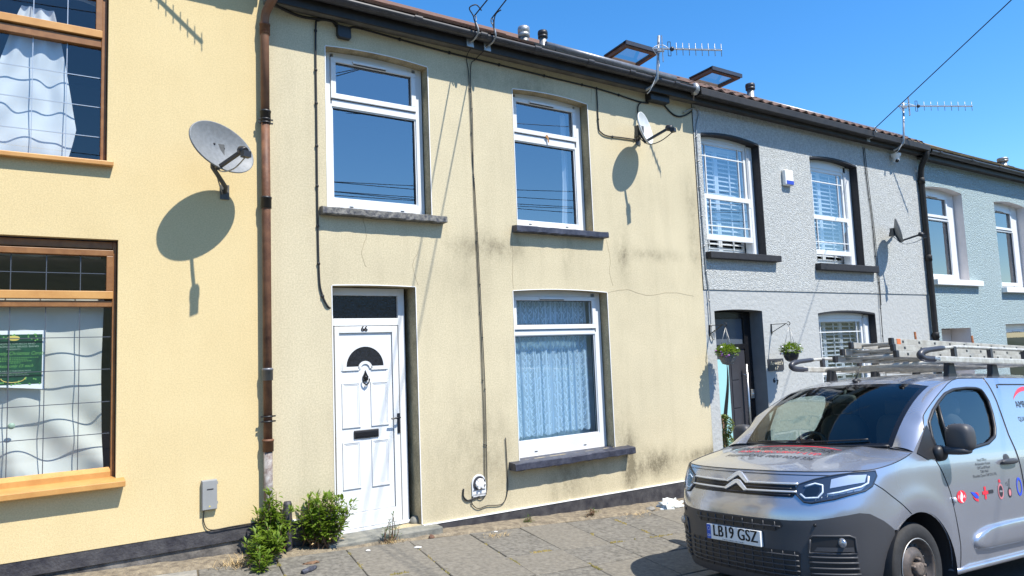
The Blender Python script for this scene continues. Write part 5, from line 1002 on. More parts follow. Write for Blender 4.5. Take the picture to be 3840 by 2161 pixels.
M['lens'] = glass('lamp_lens', (.93, .96, 1.0), .07); M['plate'] = mat('white_plate', (.80, .80, .77), .35); M['plate_blue'] = mat('plate_blue', (.02, .10, .50), .35); M['ink'] = mat('black_ink', (.012, .012, .012), .5)
M['vinyl_black'] = mat('vinyl_dark', (.030, .032, .04), .5); M['vinyl_red'] = mat('vinyl_red', (.75, .035, .06), .45); M['vinyl_blue'] = mat('vinyl_blue', (.03, .08, .65), .45); M['vinyl_white'] = mat('vinyl_white', (.82, .82, .82), .45); M['vinyl_pink'] = mat('vinyl_pink', (.62, .22, .24), .45); M['vinyl_teal'] = mat('vinyl_teal', (.08, .45, .60), .4)

def interp(x, xs_, ys_):
    if x <= xs_[0]: return ys_[0]
    for a, b, c, d in zip(xs_[:-1], xs_[1:], ys_[:-1], ys_[1:]):
        if x <= b: t = (x - a) / (b - a); return c + (d - c) * t
    return ys_[-1]
def sint(x, xs_, ys_):        # smooth (Catmull-Rom) interpolation
    n = len(xs_)
    if x <= xs_[0]: return ys_[0]
    if x >= xs_[-1]: return ys_[-1]
    i = max(k for k in range(n) if xs_[k] <= x); i = min(i, n - 2); h = xs_[i + 1] - xs_[i]; t = (x - xs_[i]) / h
    d = lambda k: 0 if n < 2 else ((ys_[min(k + 1, n - 1)] - ys_[max(k - 1, 0)]) / (xs_[min(k + 1, n - 1)] - xs_[max(k - 1, 0)]))
    return (2 * t ** 3 - 3 * t * t + 1) * ys_[i] + (t ** 3 - 2 * t * t + t) * h * d(i) + (-2 * t ** 3 + 3 * t * t) * ys_[i + 1] + (t ** 3 - t * t) * h * d(i + 1)
XFZ, XFV = [.12, .20, .30, .40, .55, .66, .74, .82, .90, .97, 1.02, 1.10], [.10, .035, .004, 0, 0, .0, .012, .045, .082, .118, .155, .25]
WZ, WV = [.12, .25, .40, .60, .80, .95, 1.05, 1.10, 1.20, 1.40, 1.55, 1.62, 1.675], [.86, .885, .905, .918, .924, .918, .903, .890, .862, .805, .760, .732, .70]
xf = lambda z: sint(z, XFZ, XFV); wz = lambda z: sint(z, WZ, WV); NA, AA = 2.5, .75
ARCHES = (.892, 3.66); AR = .405; AZ = .285
def flare(x, z):
    r_ = min(math.hypot(x - a, z - AZ) for a in ARCHES); return .016 * math.exp(-((r_ - .49) / .09) ** 2)
def col_pt(cx, z, off=0.):
    """cx = ('y', fraction of half width) across the nose or ('x', distance back) along the side -> (x, l, z)"""
    k, v = cx; w = wz(z); f = xf(z)
    if k == 'y': x0 = AA * (1 - (1 - abs(v) ** NA) ** (1 / NA)); l = w * v
    else:
        x0 = v; l = w * (1 - (1 - x0 / AA) ** NA) ** (1 / NA) if x0 < AA else w
    x = x0 + f * max(0, 1 - x0 / 1.1)
    fl = flare(x, z) if x > .42 else 0
    if fl: l += fl * min(1, (x - .42) / .2) * (1 if l > 0 else -1)
    if off:
        e = .004
        if k == 'y': a, b = col_pt(('y', min(v + e, .995)), z), col_pt(('y', max(v - e, -.995)), z)
        else: a, b = col_pt(('x', v + e), z), col_pt(('x', max(v - e, 0)), z)
        t = Vector((a[0] - b[0], a[1] - b[1], 0)).normalized(); u_, d_ = Vector(col_pt(cx, z + e)), Vector(col_pt(cx, z - e)); s_ = (u_ - d_).normalized(); nn = Vector(t).cross(s_).normalized()
        if nn.x * (-1 if k == 'y' else 0) + nn.y * (0 if k == 'y' else 1) < 0: nn = -nn
        return (x + nn.x * off, l + nn.y * off, z + nn.z * off)
    return (x, l, z)
V = lambda p: (p[0], -p[1], p[2])
VM = lambda p: (p[0], p[1], p[2])
def vpart(name, mb, m, parent=None, **k): return mb.build(name, M[m], parent or van, (0, 0, 0), **k)
def x0_of_y(v): return AA * (1 - (1 - v ** NA) ** (1 / NA))
COLS = [('y', .90 * i / 18) for i in range(19)] + [('x', x) for x in (.37, .40, .43, .46, .485, .4875, .492, .50, .515, .535, .56, .59, .63, .68, .74, .80, .86, .892, .93, .99, 1.05, 1.11, 1.16, 1.20, 1.235, 1.26, 1.28, 1.29, 1.2965, 1.31, 1.4, 1.55, 1.75, 2.0, 2.3, 2.5, 2.8, 3.1, 3.25, 3.256, 3.262, 3.28, 3.31, 3.36, 3.43, 3.52, 3.6, 3.66, 3.72, 3.8, 3.89, 3.96, 4.01, 4.04, 4.058, 4.064, 4.07, 4.15, 4.25, 4.30)]
def cpos(c): return x0_of_y(c[1]) if c[0] == 'y' else c[1]
def zlow(x):
    for a in ARCHES:
        if abs(x - a) < AR: return max(.20, AZ + math.sqrt(AR * AR - (x - a) ** 2))
    return .20
def zbump(x): return interp(x, [0, .05, .12, .22, .33, .40, .50, .585, .62], [.664, .662, .672, .700, .724, .716, .665, .600, .58])
def ztop(x): return sint(x, [0, .2, .40, .55, .80, .98, 1.10, 1.2, 1.3], [.992, .998, 1.008, 1.03, 1.075, 1.11, 1.085, 1.05, 1.05])
def shell_mesh(lo, hi, xmax, nv, name, m, xmin=-1):
    for side in (V, VM):
        mb = MB(1); rows_ = []
        for c in COLS:
            x = cpos(c)
            if x > xmax or x < xmin: continue
            a, b = lo(x), hi(x)
            if b < a: b = a
            rows_.append([side(col_pt(c, a + (b - a) * j / nv)) for j in range(nv + 1)])
        mb.rows(rows_); vpart(name, mb, m)
shell_mesh(lambda x: max(zlow(x), zbump(x) if x < .60 else 0), ztop, 9, 26, 'body_panel', 'paint')
shell_mesh(lambda x: zlow(x), zbump, .60, 22, 'bumper', 'bumper')
# bonnet
def yb(x):        # half width of the bonnet boundary at x: follow the top edge of the shell
    lo_, hi_ = 0., 1.
    best = None
    for c in COLSF:
        p = c
        if best is None or abs(p[0] - x) < abs(best[0] - x): best = p
    i = COLSF.index(best)
    for a, b in zip(COLSF[:-1], COLSF[1:]):
        if a[0] <= x <= b[0] and b[0] > a[0]: t = (x - a[0]) / (b[0] - a[0]); return a[1] + (b[1] - a[1]) * t, a[2] + (b[2] - a[2]) * t
    return best[1], best[2]
COLSF = [col_pt(('y', .90 * i / 60), ztop(x0_of_y(.90 * i / 60))) for i in range(61)] + [col_pt(('x', .34 + .70 * i / 40), ztop(.34 + .70 * i / 40)) for i in range(41)]
hx0, hx1 = COLSF[0][0], 1.02
def zhood(x): return sint(x, [hx0, .25, .39, .56, .8, 1.02], [COLSF[0][2], 1.030, 1.062, 1.098, 1.128, 1.142])
def hood_pt(x, s, off=0):
    b, zb_ = yb(x); zc_ = max(zhood(x), zb_); l = b * s; z = zb_ + (zc_ - zb_) * (1 - abs(s) ** 2.6) + .010 * math.exp(-((abs(l) - .50) / .07) ** 2) * min(1, max(0, (x - .3) / .25)) * (abs(s) < .95)
    return (x, l, z + off)
mb = MB(1); xs_ = [hx0 + (hx1 - hx0) * (i / 44) ** 2.0 for i in range(45)]; mb.rows([[V(hood_pt(x, -1 + 2 * j / 60)) for j in range(61)] for x in xs_[1:]]); vpart('bonnet', mb, 'paint')
def line(pts, r, name, m, parent=None, n=5): mb = MB(1); mb.tube([V(p) for p in pts], r, n); return vpart(name, mb, m, parent)
# shut lines: bonnet edge, wing to bumper, doors
for sg in (1, -1):
    line([(p[0], p[1] * sg, p[2] + .001) for p in COLSF[::2] if p[0] <= .985], .0035, 'bonnet_gap', 'black')
line([(lambda p: (p[0] + 0, p[1], p[2]))(col_pt(('y', -.9 + 1.8 * i / 40), .972 + .0 * i, .001)) for i in range(41)], .0028, 'grille_panel_gap', 'black')
# windscreen
WB = [(.93, 0, 1.128), (.945, .25, 1.130), (.985, .52, 1.135), (1.03, .706, 1.139)]; WT = [(1.655, 0, 1.648), (1.662, .25, 1.645), (1.69, .50, 1.632), (1.729, .663, 1.607)]
def ws_pt(s, v, off=0):          # s -1..1 across, v 0 base..1 top
    a = abs(s); B = [sint(a, [0, .35, .74, 1.], [p[k] for p in WB]) for k in range(3)]; T = [sint(a, [0, .37, .75, 1.], [p[k] for p in WT]) for k in range(3)]
    p = [B[k] + (T[k] - B[k]) * v for k in range(3)]; bow = .055 * 4 * v * (1 - v); p[0] -= bow * .55; p[2] += bow * .83
    return (p[0] - off * .58, math.copysign(p[1], s), p[2] + off * .81)
mb = MB(1); mb.rows([[V(ws_pt(-.945 + 1.89 * i / 40, .045 + .88 * j / 20)) for i in range(41)] for j in range(21)]); ws = vpart('windscreen', mb, 'ws')
mb = MB(1)
for (s0, s1, v0, v1) in ((-1, 1, 0, .045), (-1, 1, .925, 1.), (-1, -.945, .045, .925), (.945, 1, .045, .925)): mb.rows([[V(ws_pt(s0 + (s1 - s0) * i / 30, v0 + (v1 - v0) * j / 12)) for i in range(31)] for j in range(13)])
vpart('glass_border', mb, 'frit', ws)
line([ws_pt(-.97 + 1.94 * i / 30, .004, .006) for i in range(31)], .010, 'scuttle_trim', 'black', ws)
mb = MB(1)
for (a, b, c) in ((-.75, .10, .02), (-.05, .75, .03)): mb.tube([V(ws_pt(a + (b - a) * i / 12, c + .035 * i / 12, .02)) for i in range(13)], .007, 6)
vpart('wiper', mb, 'black', ws)
# roof
EDGE = [(1.729, .663, 1.607), (1.83, .675, 1.632), (1.95, .688, 1.652), (2.12, .700, 1.670), (2.5, .700, 1.675), (3.2, .700, 1.677), (3.9, .700, 1.674), (4.25, .695, 1.66), (4.31, .68, 1.63)]
CEN = [(1.655, 0, 1.648), (1.76, 0, 1.682), (1.90, 0, 1.708), (2.12, 0, 1.728), (2.5, 0, 1.742), (3.2, 0, 1.748), (3.9, 0, 1.742), (4.25, 0, 1.725), (4.33, 0, 1.68)]
def roof_pt(u_, s):
    n = len(EDGE) - 1; ks = [i / n for i in range(n + 1)]; a = abs(s)
    E_ = [sint(u_, ks, [p[k] for p in EDGE]) for k in range(3)]; C_ = [sint(u_, ks, [p[k] for p in CEN]) for k in range(3)]
    if u_ < .001: T = [sint(a, [0, .37, .75, 1.], [p[k] for p in WT]) for k in range(3)]; return (T[0], math.copysign(T[1], s), T[2])
    rib = .006 * (math.exp(-((a - .52) / .025) ** 2) + math.exp(-((a - .66) / .025) ** 2)) * min(1, u_ * 6)
    return (C_[0] + (E_[0] - C_[0]) * a ** 2, E_[1] * s, C_[2] + (E_[2] - C_[2]) * a ** 2.6 + rib)
mb = MB(1); mb.rows([[V(roof_pt(i / 50, -1 + 2 * j / 56)) for j in range(57)] for i in range(51)]); vpart('roof', mb, 'paint')
# door line (front edge and top of the door) and A pillar
DL = [(.99, 1.110), (1.12, 1.19), (1.235, 1.262), (1.265, 1.30), (1.311, 1.368), (1.40, 1.416), (1.494, 1.46), (1.60, 1.508), (1.714, 1.556), (1.887, 1.621), (2.0, 1.652), (2.12, 1.670)]
def sidep(x, z, off=0): return (x, wz(z) + off, z)
A_ = [ws_pt(1, i / 8) for i in range(9)] + [EDGE[1], EDGE[2], EDGE[3]]
def resample(pts, n):
    pts = [Vector(p) for p in pts]; L_ = [0]
    for a, b in zip(pts[:-1], pts[1:]): L_.append(L_[-1] + (b - a).length)
    out = []
    for i in range(n + 1):
        d = L_[-1] * i / n; k = max(j for j in range(len(L_)) if L_[j] <= d + 1e-9); k = min(k, len(pts) - 2); t = (d - L_[k]) / max(1e-9, L_[k + 1] - L_[k]); out.append(pts[k].lerp(pts[k + 1], min(1, t)))
    return out
PA, PB = resample(A_, 36), resample([sidep(x, z) for x, z in DL], 36)
for side in (V, VM):
    mb = MB(1); rows_ = []
    for a, b in zip(PA, PB):
        d = b - a; row = []
        for j in range(9):
            t = j / 8; p = a + d * t; bulge = .22 * d.length * t * (1 - t) * 2; p = p + Vector((-.35, .80, .45)).normalized() * bulge; row.append(side(p))
        rows_.append(row)
    mb.rows(rows_); vpart('windscreen_pillar', mb, 'paint')
# wing top behind the bonnet, closing the corner to the pillar
for side in (V, VM):
    mb = MB(1); q = [col_pt(('x', .98 - .0), 1.10), sidep(.99, 1.11), ws_pt(1, 0), (1.0, .70, 1.137), hood_pt(1.015, 1)]
    mb.add([side(p) for p in q], [(0, 1, 2, 3, 4)]); vpart('cowl_corner', mb, 'paint')
# front door above the belt: ring between door outline and window
OUT = DL + [(2.3, 1.673), (2.555, 1.674), (2.555, 1.5), (2.51, 1.20), (2.50, 1.05), (2.1, 1.05), (1.7, 1.05), (1.3, 1.05), (1.1, 1.07)]
WIN = [(1.31, 1.082), (1.31, 1.20), (1.355, 1.318), (1.48, 1.405), (1.618, 1.475), (1.77, 1.538), (1.928, 1.572), (2.15, 1.585), (2.32, 1.582), (2.38, 1.560), (2.405, 1.47), (2.375, 1.36), (2.316, 1.245), (2.25, 1.175), (2.095, 1.126), (1.80, 1.098), (1.5, 1.085)]
def angle_loop(poly, c, angs):
    if isinstance(angs, int): angs = [2 * math.pi * i / angs for i in range(angs)]
    out = []; m_ = len(poly)
    for a in angs:
        d = (math.cos(a), math.sin(a) * .55); best = None
        for k in range(m_):
            p, q = poly[k], poly[(k + 1) % m_]; ex, ez = q[0] - p[0], q[1] - p[1]; den = d[0] * ez - d[1] * ex
            if abs(den) < 1e-12: continue
            t = ((p[0] - c[0]) * ez - (p[1] - c[1]) * ex) / den; s_ = ((p[0] - c[0]) * d[1] - (p[1] - c[1]) * d[0]) / den
            if t > 0 and -1e-6 <= s_ <= 1 + 1e-6 and (best is None or t > best): best = t
        out.append((c[0] + d[0] * best, c[1] + d[1] * best))
    return out
cw = (1.78, 1.30); ang_ = sorted([2 * math.pi * i / 120 for i in range(120)] + [math.atan2((z - cw[1]) / .55, x - cw[0]) % (2 * math.pi) for x, z in OUT]); lo_, li_ = angle_loop(OUT, cw, ang_), angle_loop(WIN, cw, ang_)
for side in (V, VM):
    mb = MB(1); mb.rows([[side(sidep(a[0] + (b[0] - a[0]) * t, a[1] + (b[1] - a[1]) * t)) for a, b in zip(lo_, li_)] for t in (0, .2, .4, .6, .8, .93, 1)], True, True); dr = vpart('door_frame', mb, 'paint')
    mb = MB(1); mb.tube([side(sidep(p[0], p[1], .002)) for p in li_ + li_[:1]], .013, 8, cap=False); vpart('window_seal', mb, 'black', dr)
    mb = MB(1); mb.rows([[side(sidep(cw[0] + (b[0] - cw[0]) * t, cw[1] + (b[1] - cw[1]) * t, -.012)) for b in li_] for t in (.0, .3, .6, 1)], True, True); vpart('window_glass', mb, 'side_glass', dr)
    mb = MB(1); mb.tube([side(sidep(1.60, 1.462, -.002)), side(sidep(1.55, 1.30, .0)), side(sidep(1.51, 1.10, .002))], .012, 6); vpart('quarter_light_bar', mb, 'black', dr)
    # black sail panel below the pillar
    mb = MB(1); sp = [(1.02, 1.10), (1.14, 1.045), (1.32, 1.055), (1.315, 1.20), (1.30, 1.30)]
    mb.add([side(sidep(x, z, .006)) for x, z in sp], [(0, 1, 2, 3, 4)]); vpart('sail_panel', mb, 'black', dr)
    # rear side panel above the belt
    mb = MB(1); mb.rows([[side(sidep(x if x > 2.51 else interp(z, [1.05, 1.20, 1.5, 1.675], [2.50, 2.51, 2.555, 2.555]), z)) for z in [1.05 + .625 * j / 16 for j in range(17)]] for x in (2.505, 2.6, 3.0, 3.5, 4.0, 4.25, 4.30)]); vpart('load_side_panel', mb, 'paint')
    mb = MB(1); pl = [(2.685, 1.585), (2.70, 1.612), (2.74, 1.616), (4.1, 1.615)]; mb.tube([side(sidep(x, z, .001)) for x, z in pl], .006, 6); vpart('pressed_window_line', mb, 'black')
    for pts in ([(x, z) for x, z in DL[2:]] + [(2.3, 1.673), (2.545, 1.674)], [(2.556, 1.674), (2.553, 1.47), (2.495, 1.18), (2.50, .93), (2.505, .6), (2.47, .25)]):
        mb = MB(1); mb.tube([side((p[0], p[1] + .0025, p[2])) for p in [(sidep(v.x, v.z) if v.z > 1.05 else col_pt(('x', v.x), v.z)) for v in resample([(x, 0, z) for x, z in pts], 60)]], .0038, 5); vpart('door_gap', mb, 'black')
    mb = MB(1); mb.tube([side((p[0], p[1] + .0005, p[2])) for p in [col_pt(('x', v.x), v.z) for v in resample([(x, 0, z) for x, z in ((1.235, 1.05), (1.29, .95), (1.355, .79), (1.39, .6), (1.41, .4), (1.405, .23))], 40)]], .0038, 5); vpart('door_gap', mb, 'black')
    mb = MB(1); mb.tube([side(col_pt(('x', v.x), v.z, .0008)) for v in resample([(x, 0, z) for x, z in ((.385, .936), (.5, .875), (.62, .80), (.72, .735), (.795, .69))], 30)], .003, 5); vpart('wing_gap', mb, 'black')
    # sill strip and lower door capsule
    mb = MB(1); mb.tube([side((1.30 + 2.0 * i / 10, wz(.22) + .004, .218)) for i in range(11)], .026, 10); vpart('sill_strip', mb, 'paint')
    cap_ = [(1.62, .36), (1.63, .43), (1.70, .475), (1.86, .50), (2.2, .51), (2.6, .51), (3.12, .50), (3.17, .46), (3.17, .37), (3.12, .335), (2.4, .33), (1.68, .335)]
    lp_ = angle_loop(cap_, (2.4, .42), 72)
    mb = MB(1); mb.rows([[side((2.4 + (b[0] - 2.4) * t, wz(.42 + (b[1] - .42) * t) + o_, .42 + (b[1] - .42) * t)) for b in lp_] for t, o_ in ((1.0, -.002), (.985, .016), (.95, .028), (.85, .034), (.4, .036), (.01, .036))], True, True); vpart('side_rubbing_panel', mb, 'paint' if side is V else 'paint')
    # handle
    mb = MB(1); mb.lathe([(.001, .001), (.055, .001), (.06, .004)], side((2.30, wz(.972), .972)), 'y', 18); hd = vpart('handle_cup', mb, 'bumper')
    mb = MB(1); mb.ell(side((2.30, wz(.972) + .022, .972)), (.135, .020, .024), 16, 8, .8); vpart('door_handle', mb, 'bumper', hd)
    mb = MB(1); mb.ell(side((1.385, wz(.735) + .012, .735)), (.022, .012, .022), 12, 8); vpart('side_repeater', mb, 'chrome')
    # mirror
    mb = MB(1); mb.ell(side((1.385, 1.035, 1.20)), (.075, .095, .105), 24, 16, .62); mr = vpart('mirror', mb, 'bumper')
    mb = MB(1); mb.ell(side((1.37, .99, 1.105)), (.075, .115, .032), 20, 10, .7); vpart('mirror_foot', mb, 'bumper', mr)
    mb = MB(1); mb.ell(side((1.31, .905, 1.085)), (.075, .045, .06), 16, 10, .8); vpart('mirror_mount', mb, 'black', mr)
# tail
mb = MB(1); mb.rows([[V((4.30, wz(z) * s, z)) for s in (-1, -.5, 0, .5, 1)] for z in [.25 + 1.40 * j / 10 for j in range(11)]]); vpart('rear_doors', mb, 'paint')
# underside and wheel wells
mb = MB(1); mb.box(.50, 4.28, -.80, .80, .19, .24); vpart('floor_pan', mb, 'black')
for a in ARCHES:
    for sy in (-1, 1):
        mb = MB(1); mb.rows([[(a + AR * 1.02 * math.cos(t), y, AZ + AR * 1.02 * math.sin(t)) for t in [math.pi * (-.12 + 1.24 * i / 24) for i in range(25)]] for y in (sy * .93, sy * .60)]); mb.add([(a + AR * 1.02 * math.cos(t), sy * .60, AZ + AR * 1.02 * math.sin(t)) for t in [math.pi * (-.12 + 1.24 * i / 24) for i in range(25)]], [tuple(range(25))]); vpart('wheel_well', mb, 'black')
# wheels
def wheel(a, sy):
    R_, y0 = .318, .885 * sy; yi = sy; t = MB(1)
    prof = [(.205, -.21), (.28, -.215), (.305, -.20), (R_, -.175), (R_ + .001, -.10), (R_, -.03), (.305, -.008), (.285, .0), (.25, .002), (.222, -.006), (.205, -.02)]
    t.lathe([(r_, h * yi) for r_, h in prof], (a, y0, .292), 'y', 48); w = vpart('wheel', t, 'tyre')
    mb = MB(1); prof = [(.207, -.016), (.214, -.004), (.205, -.002), (.196, -.02), (.185, -.05), (.172, -.058), (.150, -.045), (.118, -.022), (.09, -.012), (.065, -.02), (.060, -.03), (.0, -.03)]
    mb.lathe([(r_, h * yi) for r_, h in prof], (a, y0, .292), 'y', 40); vpart('rim', mb, 'rim', w)
    mb = MB(1); mb.lathe([(.207, -.014 * yi), (.215, -.002 * yi), (.209, .0)], (a, y0, .292), 'y', 40); vpart('rim_edge', mb, 'galv', w)
    for k in range(16):
        t_ = 2 * math.pi * k / 16; mb = MB(1); mb.ell((a + .158 * math.cos(t_), y0 - .046 * yi, .292 + .158 * math.sin(t_)), (.015, .006, .015), 10, 6); vpart('vent_hole', mb, 'black', w)
    mb = MB(1); mb.lathe([(.05, -.03 * yi), (.05, .008 * yi), (.03, .012 * yi), (.0, .012 * yi)], (a, y0, .292), 'y', 18); vpart('hub', mb, 'hub', w)
    for k in range(5): t_ = 2 * math.pi * k / 5 + .3; mb = MB(1); mb.lathe([(.014, -.03 * yi), (.014, .004 * yi), (.009, .012 * yi), (0, .012 * yi)], (a + .068 * math.cos(t_), y0, .292 + .068 * math.sin(t_)), 'y', 8); vpart('wheel_bolt', mb, 'hub', w)
    for k in range(60): t_ = 2 * math.pi * k / 60; mb_ = None
for a in ARCHES:
    for sy in (-1, 1): wheel(a, sy)

# ---- nose details, placed by (y fraction, height) on the nose surface
def fpt(l, z, off=0): return col_pt(('y', max(-.97, min(.97, l / wz(z)))), z, off)
def npatch(poly, off, name, m, parent=None, cuts=5):
    """polygon given in (l,z) on the nose, laid on the curved surface"""
    bm = bmesh.new(); vs = [bm.verts.new((p[0], p[1], 0)) for p in poly]; f = bm.faces.new(vs); bmesh.ops.triangulate(bm, faces=[f])
    for _ in range(3): bmesh.ops.subdivide_edges(bm, edges=[e for e in bm.edges if e.calc_length() > .03], cuts=1, use_grid_fill=False); bmesh.ops.triangulate(bm, faces=bm.faces[:])
    mb = MB(1); bm.verts.ensure_lookup_table(); bm.verts.index_update(); mb.add([V(fpt(v.co.x, v.co.y, off)) for v in bm.verts], [tuple(v.index for v in f.verts) for f in bm.faces], True); bm.free(); return vpart(name, mb, m, parent)
def nline(pts, r, off, name, m, parent=None, n=6, seg=6): mb = MB(1); q = []
def ntube(pts, r, off, name, m, parent=None, n=6, dense=True):
    q = []
    for a, b in zip(pts[:-1], pts[1:]):
        k = max(1, int(math.hypot(b[0] - a[0], b[1] - a[1]) / .025)) if dense else 1
        for i in range(k): q.append((a[0] + (b[0] - a[0]) * i / k, a[1] + (b[1] - a[1]) * i / k))
    q.append(pts[-1]); mb = MB(1); mb.tube([V(fpt(x, z, off)) for x, z in q], r, n); return vpart(name, mb, m, parent)
gr = [(-.50, .862), (-.47, .915), (-.14, .905), (-.105, .905), (-.035, .965), (.035, .965), (.105, .905), (.14, .905), (.47, .915), (.50, .862), (.475, .818), (-.475, .818)]
grille = npatch(gr, .004, 'grille', 'black_gloss')
for (zb_, zt_, wd) in ((.902, .962, .010), (.848, .905, .010)):
    ntube([(-.50, zb_ + .006), (-.13, zb_), (-.105, zb_), (-.028, zt_), (0, zt_ + .006), (.028, zt_), (.105, zb_), (.13, zb_), (.50, zb_ + .006)], .0085, .009, 'chrome_bar', 'chrome', grille)
    for s_ in (-1, 1):
        mb = MB(1); q = [(0, zt_ + .012), (.026 * s_, zt_ + .002), (.110 * s_, zb_ - .006), (.086 * s_, zb_ - .008), (0, zt_ - .016)]; mb.add([V(fpt(a, b, .016)) for a, b in q] + [V(fpt(a, b, .004)) for a, b in q], [(0, 1, 2, 3, 4)] + [(k, k + 5, (k + 1) % 5 + 5, (k + 1) % 5) for k in range(5)]); vpart('chevron', mb, 'chrome', grille)
for z_ in (.876, .832): ntube([(-.46, z_), (.46, z_)], .004, .006, 'grille_slat', 'dark_grey', grille)
# headlamps
for s_ in (1, -1):
    hl = [(.485, .850), (.50, .905), (.60, .945), (.70, .972), (.80, .992), (.868, .998), (.876, .965), (.868, .90), (.845, .868), (.72, .815), (.60, .785), (.555, .79)]
    P2 = [(a * s_, b) for a, b in hl]; h_ = npatch(P2, .005, 'headlamp', 'lamp_dark')
    ntube(P2 + P2[:1], .006, .004, 'lamp_rim', 'black', h_)
    tr = lambda L_: [(a * s_, b) for a, b in L_]
    ntube(tr([(.525, .842), (.56, .815), (.635, .822), (.655, .86), (.648, .905), (.605, .915), (.545, .893)]), .007, .008, 'daylight_strip', 'led', h_)
    ntube(tr([(.68, .845), (.74, .86), (.83, .895), (.852, .92), (.85, .965)]), .007, .008, 'daylight_strip', 'led', h_)
    npatch(tr([(.545, .845), (.565, .83), (.625, .838), (.638, .865), (.632, .893), (.60, .898), (.553, .88)]), .010, 'projector_bowl', 'black_gloss', h_)
    npatch(tr([(.69, .885), (.80, .915), (.84, .925), (.842, .975), (.77, .972), (.69, .945)]), .009, 'reflector_bowl', 'chrome', h_)
    npatch(tr([(.665, .84), (.70, .835), (.83, .872), (.845, .90), (.76, .868)]), .007, 'lamp_facet', 'lamp_clear', h_)
    for k_ in range(7): ntube(tr([(.62 + .03 * k_, .80 + .011 * k_), (.625 + .03 * k_, .818 + .011 * k_)]), .003, .008, 'lamp_rib', 'lamp_clear', h_)
    npatch(P2, .014, 'lens', 'lens', h_)
# upper slot, lower grille
up_ = npatch([(-.42, .625), (-.40, .652), (.40, .652), (.42, .62), (.36, .582), (-.36, .582)], .003, 'upper_intake', 'black')
ntube([(-.41, .615), (.40, .615)], .006, .005, 'intake_slat', 'bumper', up_)
for k in range(9): x = -.36 + .09 * k; ntube([(x, .588), (x, .648)], .004, .005, 'intake_rib', 'bumper', up_)
lo2 = npatch([(-.52, .44), (-.50, .455), (.50, .455), (.52, .44), (.50, .285), (.46, .262), (-.46, .262), (-.50, .285)], .003, 'lower_intake', 'black')
for z_ in (.425, .39, .355, .32, .288): ntube([(-.505, z_), (.505, z_)], .006, .006, 'intake_slat', 'bumper', lo2)
for k in range(13): x = -.48 + .08 * k; ntube([(x, .268), (x, .45)], .0035, .005, 'intake_rib', 'bumper', lo2)
# bumper shoulders: fog lamp pockets and vents
for s_ in (1, -1):
    tr = lambda L_: [(a * s_, b) for a, b in L_]
    fg = npatch(tr([(.585, .545), (.60, .565), (.78, .572), (.80, .56), (.80, .455), (.57, .450)]), .004, 'fog_lamp_pocket', 'black'); ntube(tr([(.585, .545), (.60, .567), (.78, .574), (.802, .56), (.802, .455), (.57, .450), (.585, .545)]), .008, .004, 'pocket_rim', 'bumper', fg)
    npatch(tr([(.60, .468), (.79, .47), (.79, .50), (.62, .495)]), .014, 'pocket_ledge', 'bumper', fg)
    c = fpt(.745 * s_, .528, .012); mb = MB(1); mb.ell(V(c), (.016, .033, .033), 16, 10); vpart('fog_lamp', mb, 'lamp_clear', fg)
    vn = npatch(tr([(.57, .435), (.80, .435), (.80, .29), (.56, .265)]), .003, 'side_vent', 'black')
    for z_ in (.425, .39, .352, .315, .28): ntube(tr([(.565, z_), (.80, z_ + .004)]), .008, .008, 'vent_slat', 'bumper', vn)
    mb = MB(1); mb.ell(V(fpt(.62 * s_, .64, .002)), (.006, .012, .012), 10, 6); vpart('parking_sensor', mb, 'black')
# number plate
zpz = .516; bx = -.022
mb = MB(1); mb.box(bx, bx + .03, -.26, .26, zpz - .0555, zpz + .0555); npl = vpart('number_plate', mb, 'plate', bevel=.004)
mb = MB(1); mb.box(bx - .0012, bx - .0004, .218, .258, zpz - .053, zpz + .053); vpart('plate_band', mb, 'plate_blue', npl)
PF = lambda x, z: (bx - .0018, -x, z)
mb = MB(1); put_text(mb, 'LB19 GSZ', lambda x, z: PF(x + .02, z + zpz + .008), .120, .82, spacing=1.06, bold=.0034); put_text(mb, 'CITROEN LONDON WEST TW8 0EX', lambda x, z: PF(x, z + zpz - .046), .011, 1.2); vpart('plate_lettering', mb, 'ink', npl, fix=False)
mb = MB(1); put_text(mb, 'GB', lambda x, z: PF(x - .238, z + zpz - .03), .026, 1.0); 
for k in range(12): a = k * math.pi / 6; mb.lathe([(0.0001, 0), (.0022, 0)], (bx - .0018, .238 + .013 * math.cos(a), zpz + .022 + .013 * math.sin(a)), 'x', 5)
vpart('plate_symbol', mb, 'vinyl_white', npl, fix=False)
# bonnet lettering: placed on the bonnet surface, read from the front
def hmap(cx): return lambda u_, v_: V((cx + v_, u_, 0))
def hood_text(s, x, size, sx, m, name, shear=0, bold=0):
    mb = MB(1); vs, fs = text2d(s, size, shear)
    pts = []
    for (u_, v_) in vs:
        l = u_ * sx; xx = x + v_; b, _ = yb(xx); p = hood_pt(xx, l / b, .0025); pts.append(V(p))
    mb.add(pts, fs); return vpart(name, mb, m, fix=False)
hood_text('AMBASSADOR', .70, .14, .95, 'vinyl_black', 'bonnet_lettering'); hood_text('FIRE & SECURITY LTD', .58, .085, .98, 'vinyl_red', 'bonnet_lettering'); hood_text('FREEPHONE 0800 0234 336', .45, .085, .85, 'vinyl_black', 'bonnet_lettering')
mb = MB(1); up1, up2 = [], []
for i in range(25):
    t = -1 + 2 * i / 24; l = .46 * t; x = .90 - .14 * t * t; th = .03 * (1 - t * t) + .002; up1.append(V(hood_pt(x, l / yb(x)[0], .0025))); up2.append(V(hood_pt(x - th, l / yb(x - th)[0], .0025)))
mb.rows([up1, up2], False); vpart('bonnet_arc', mb, 'vinyl_red')
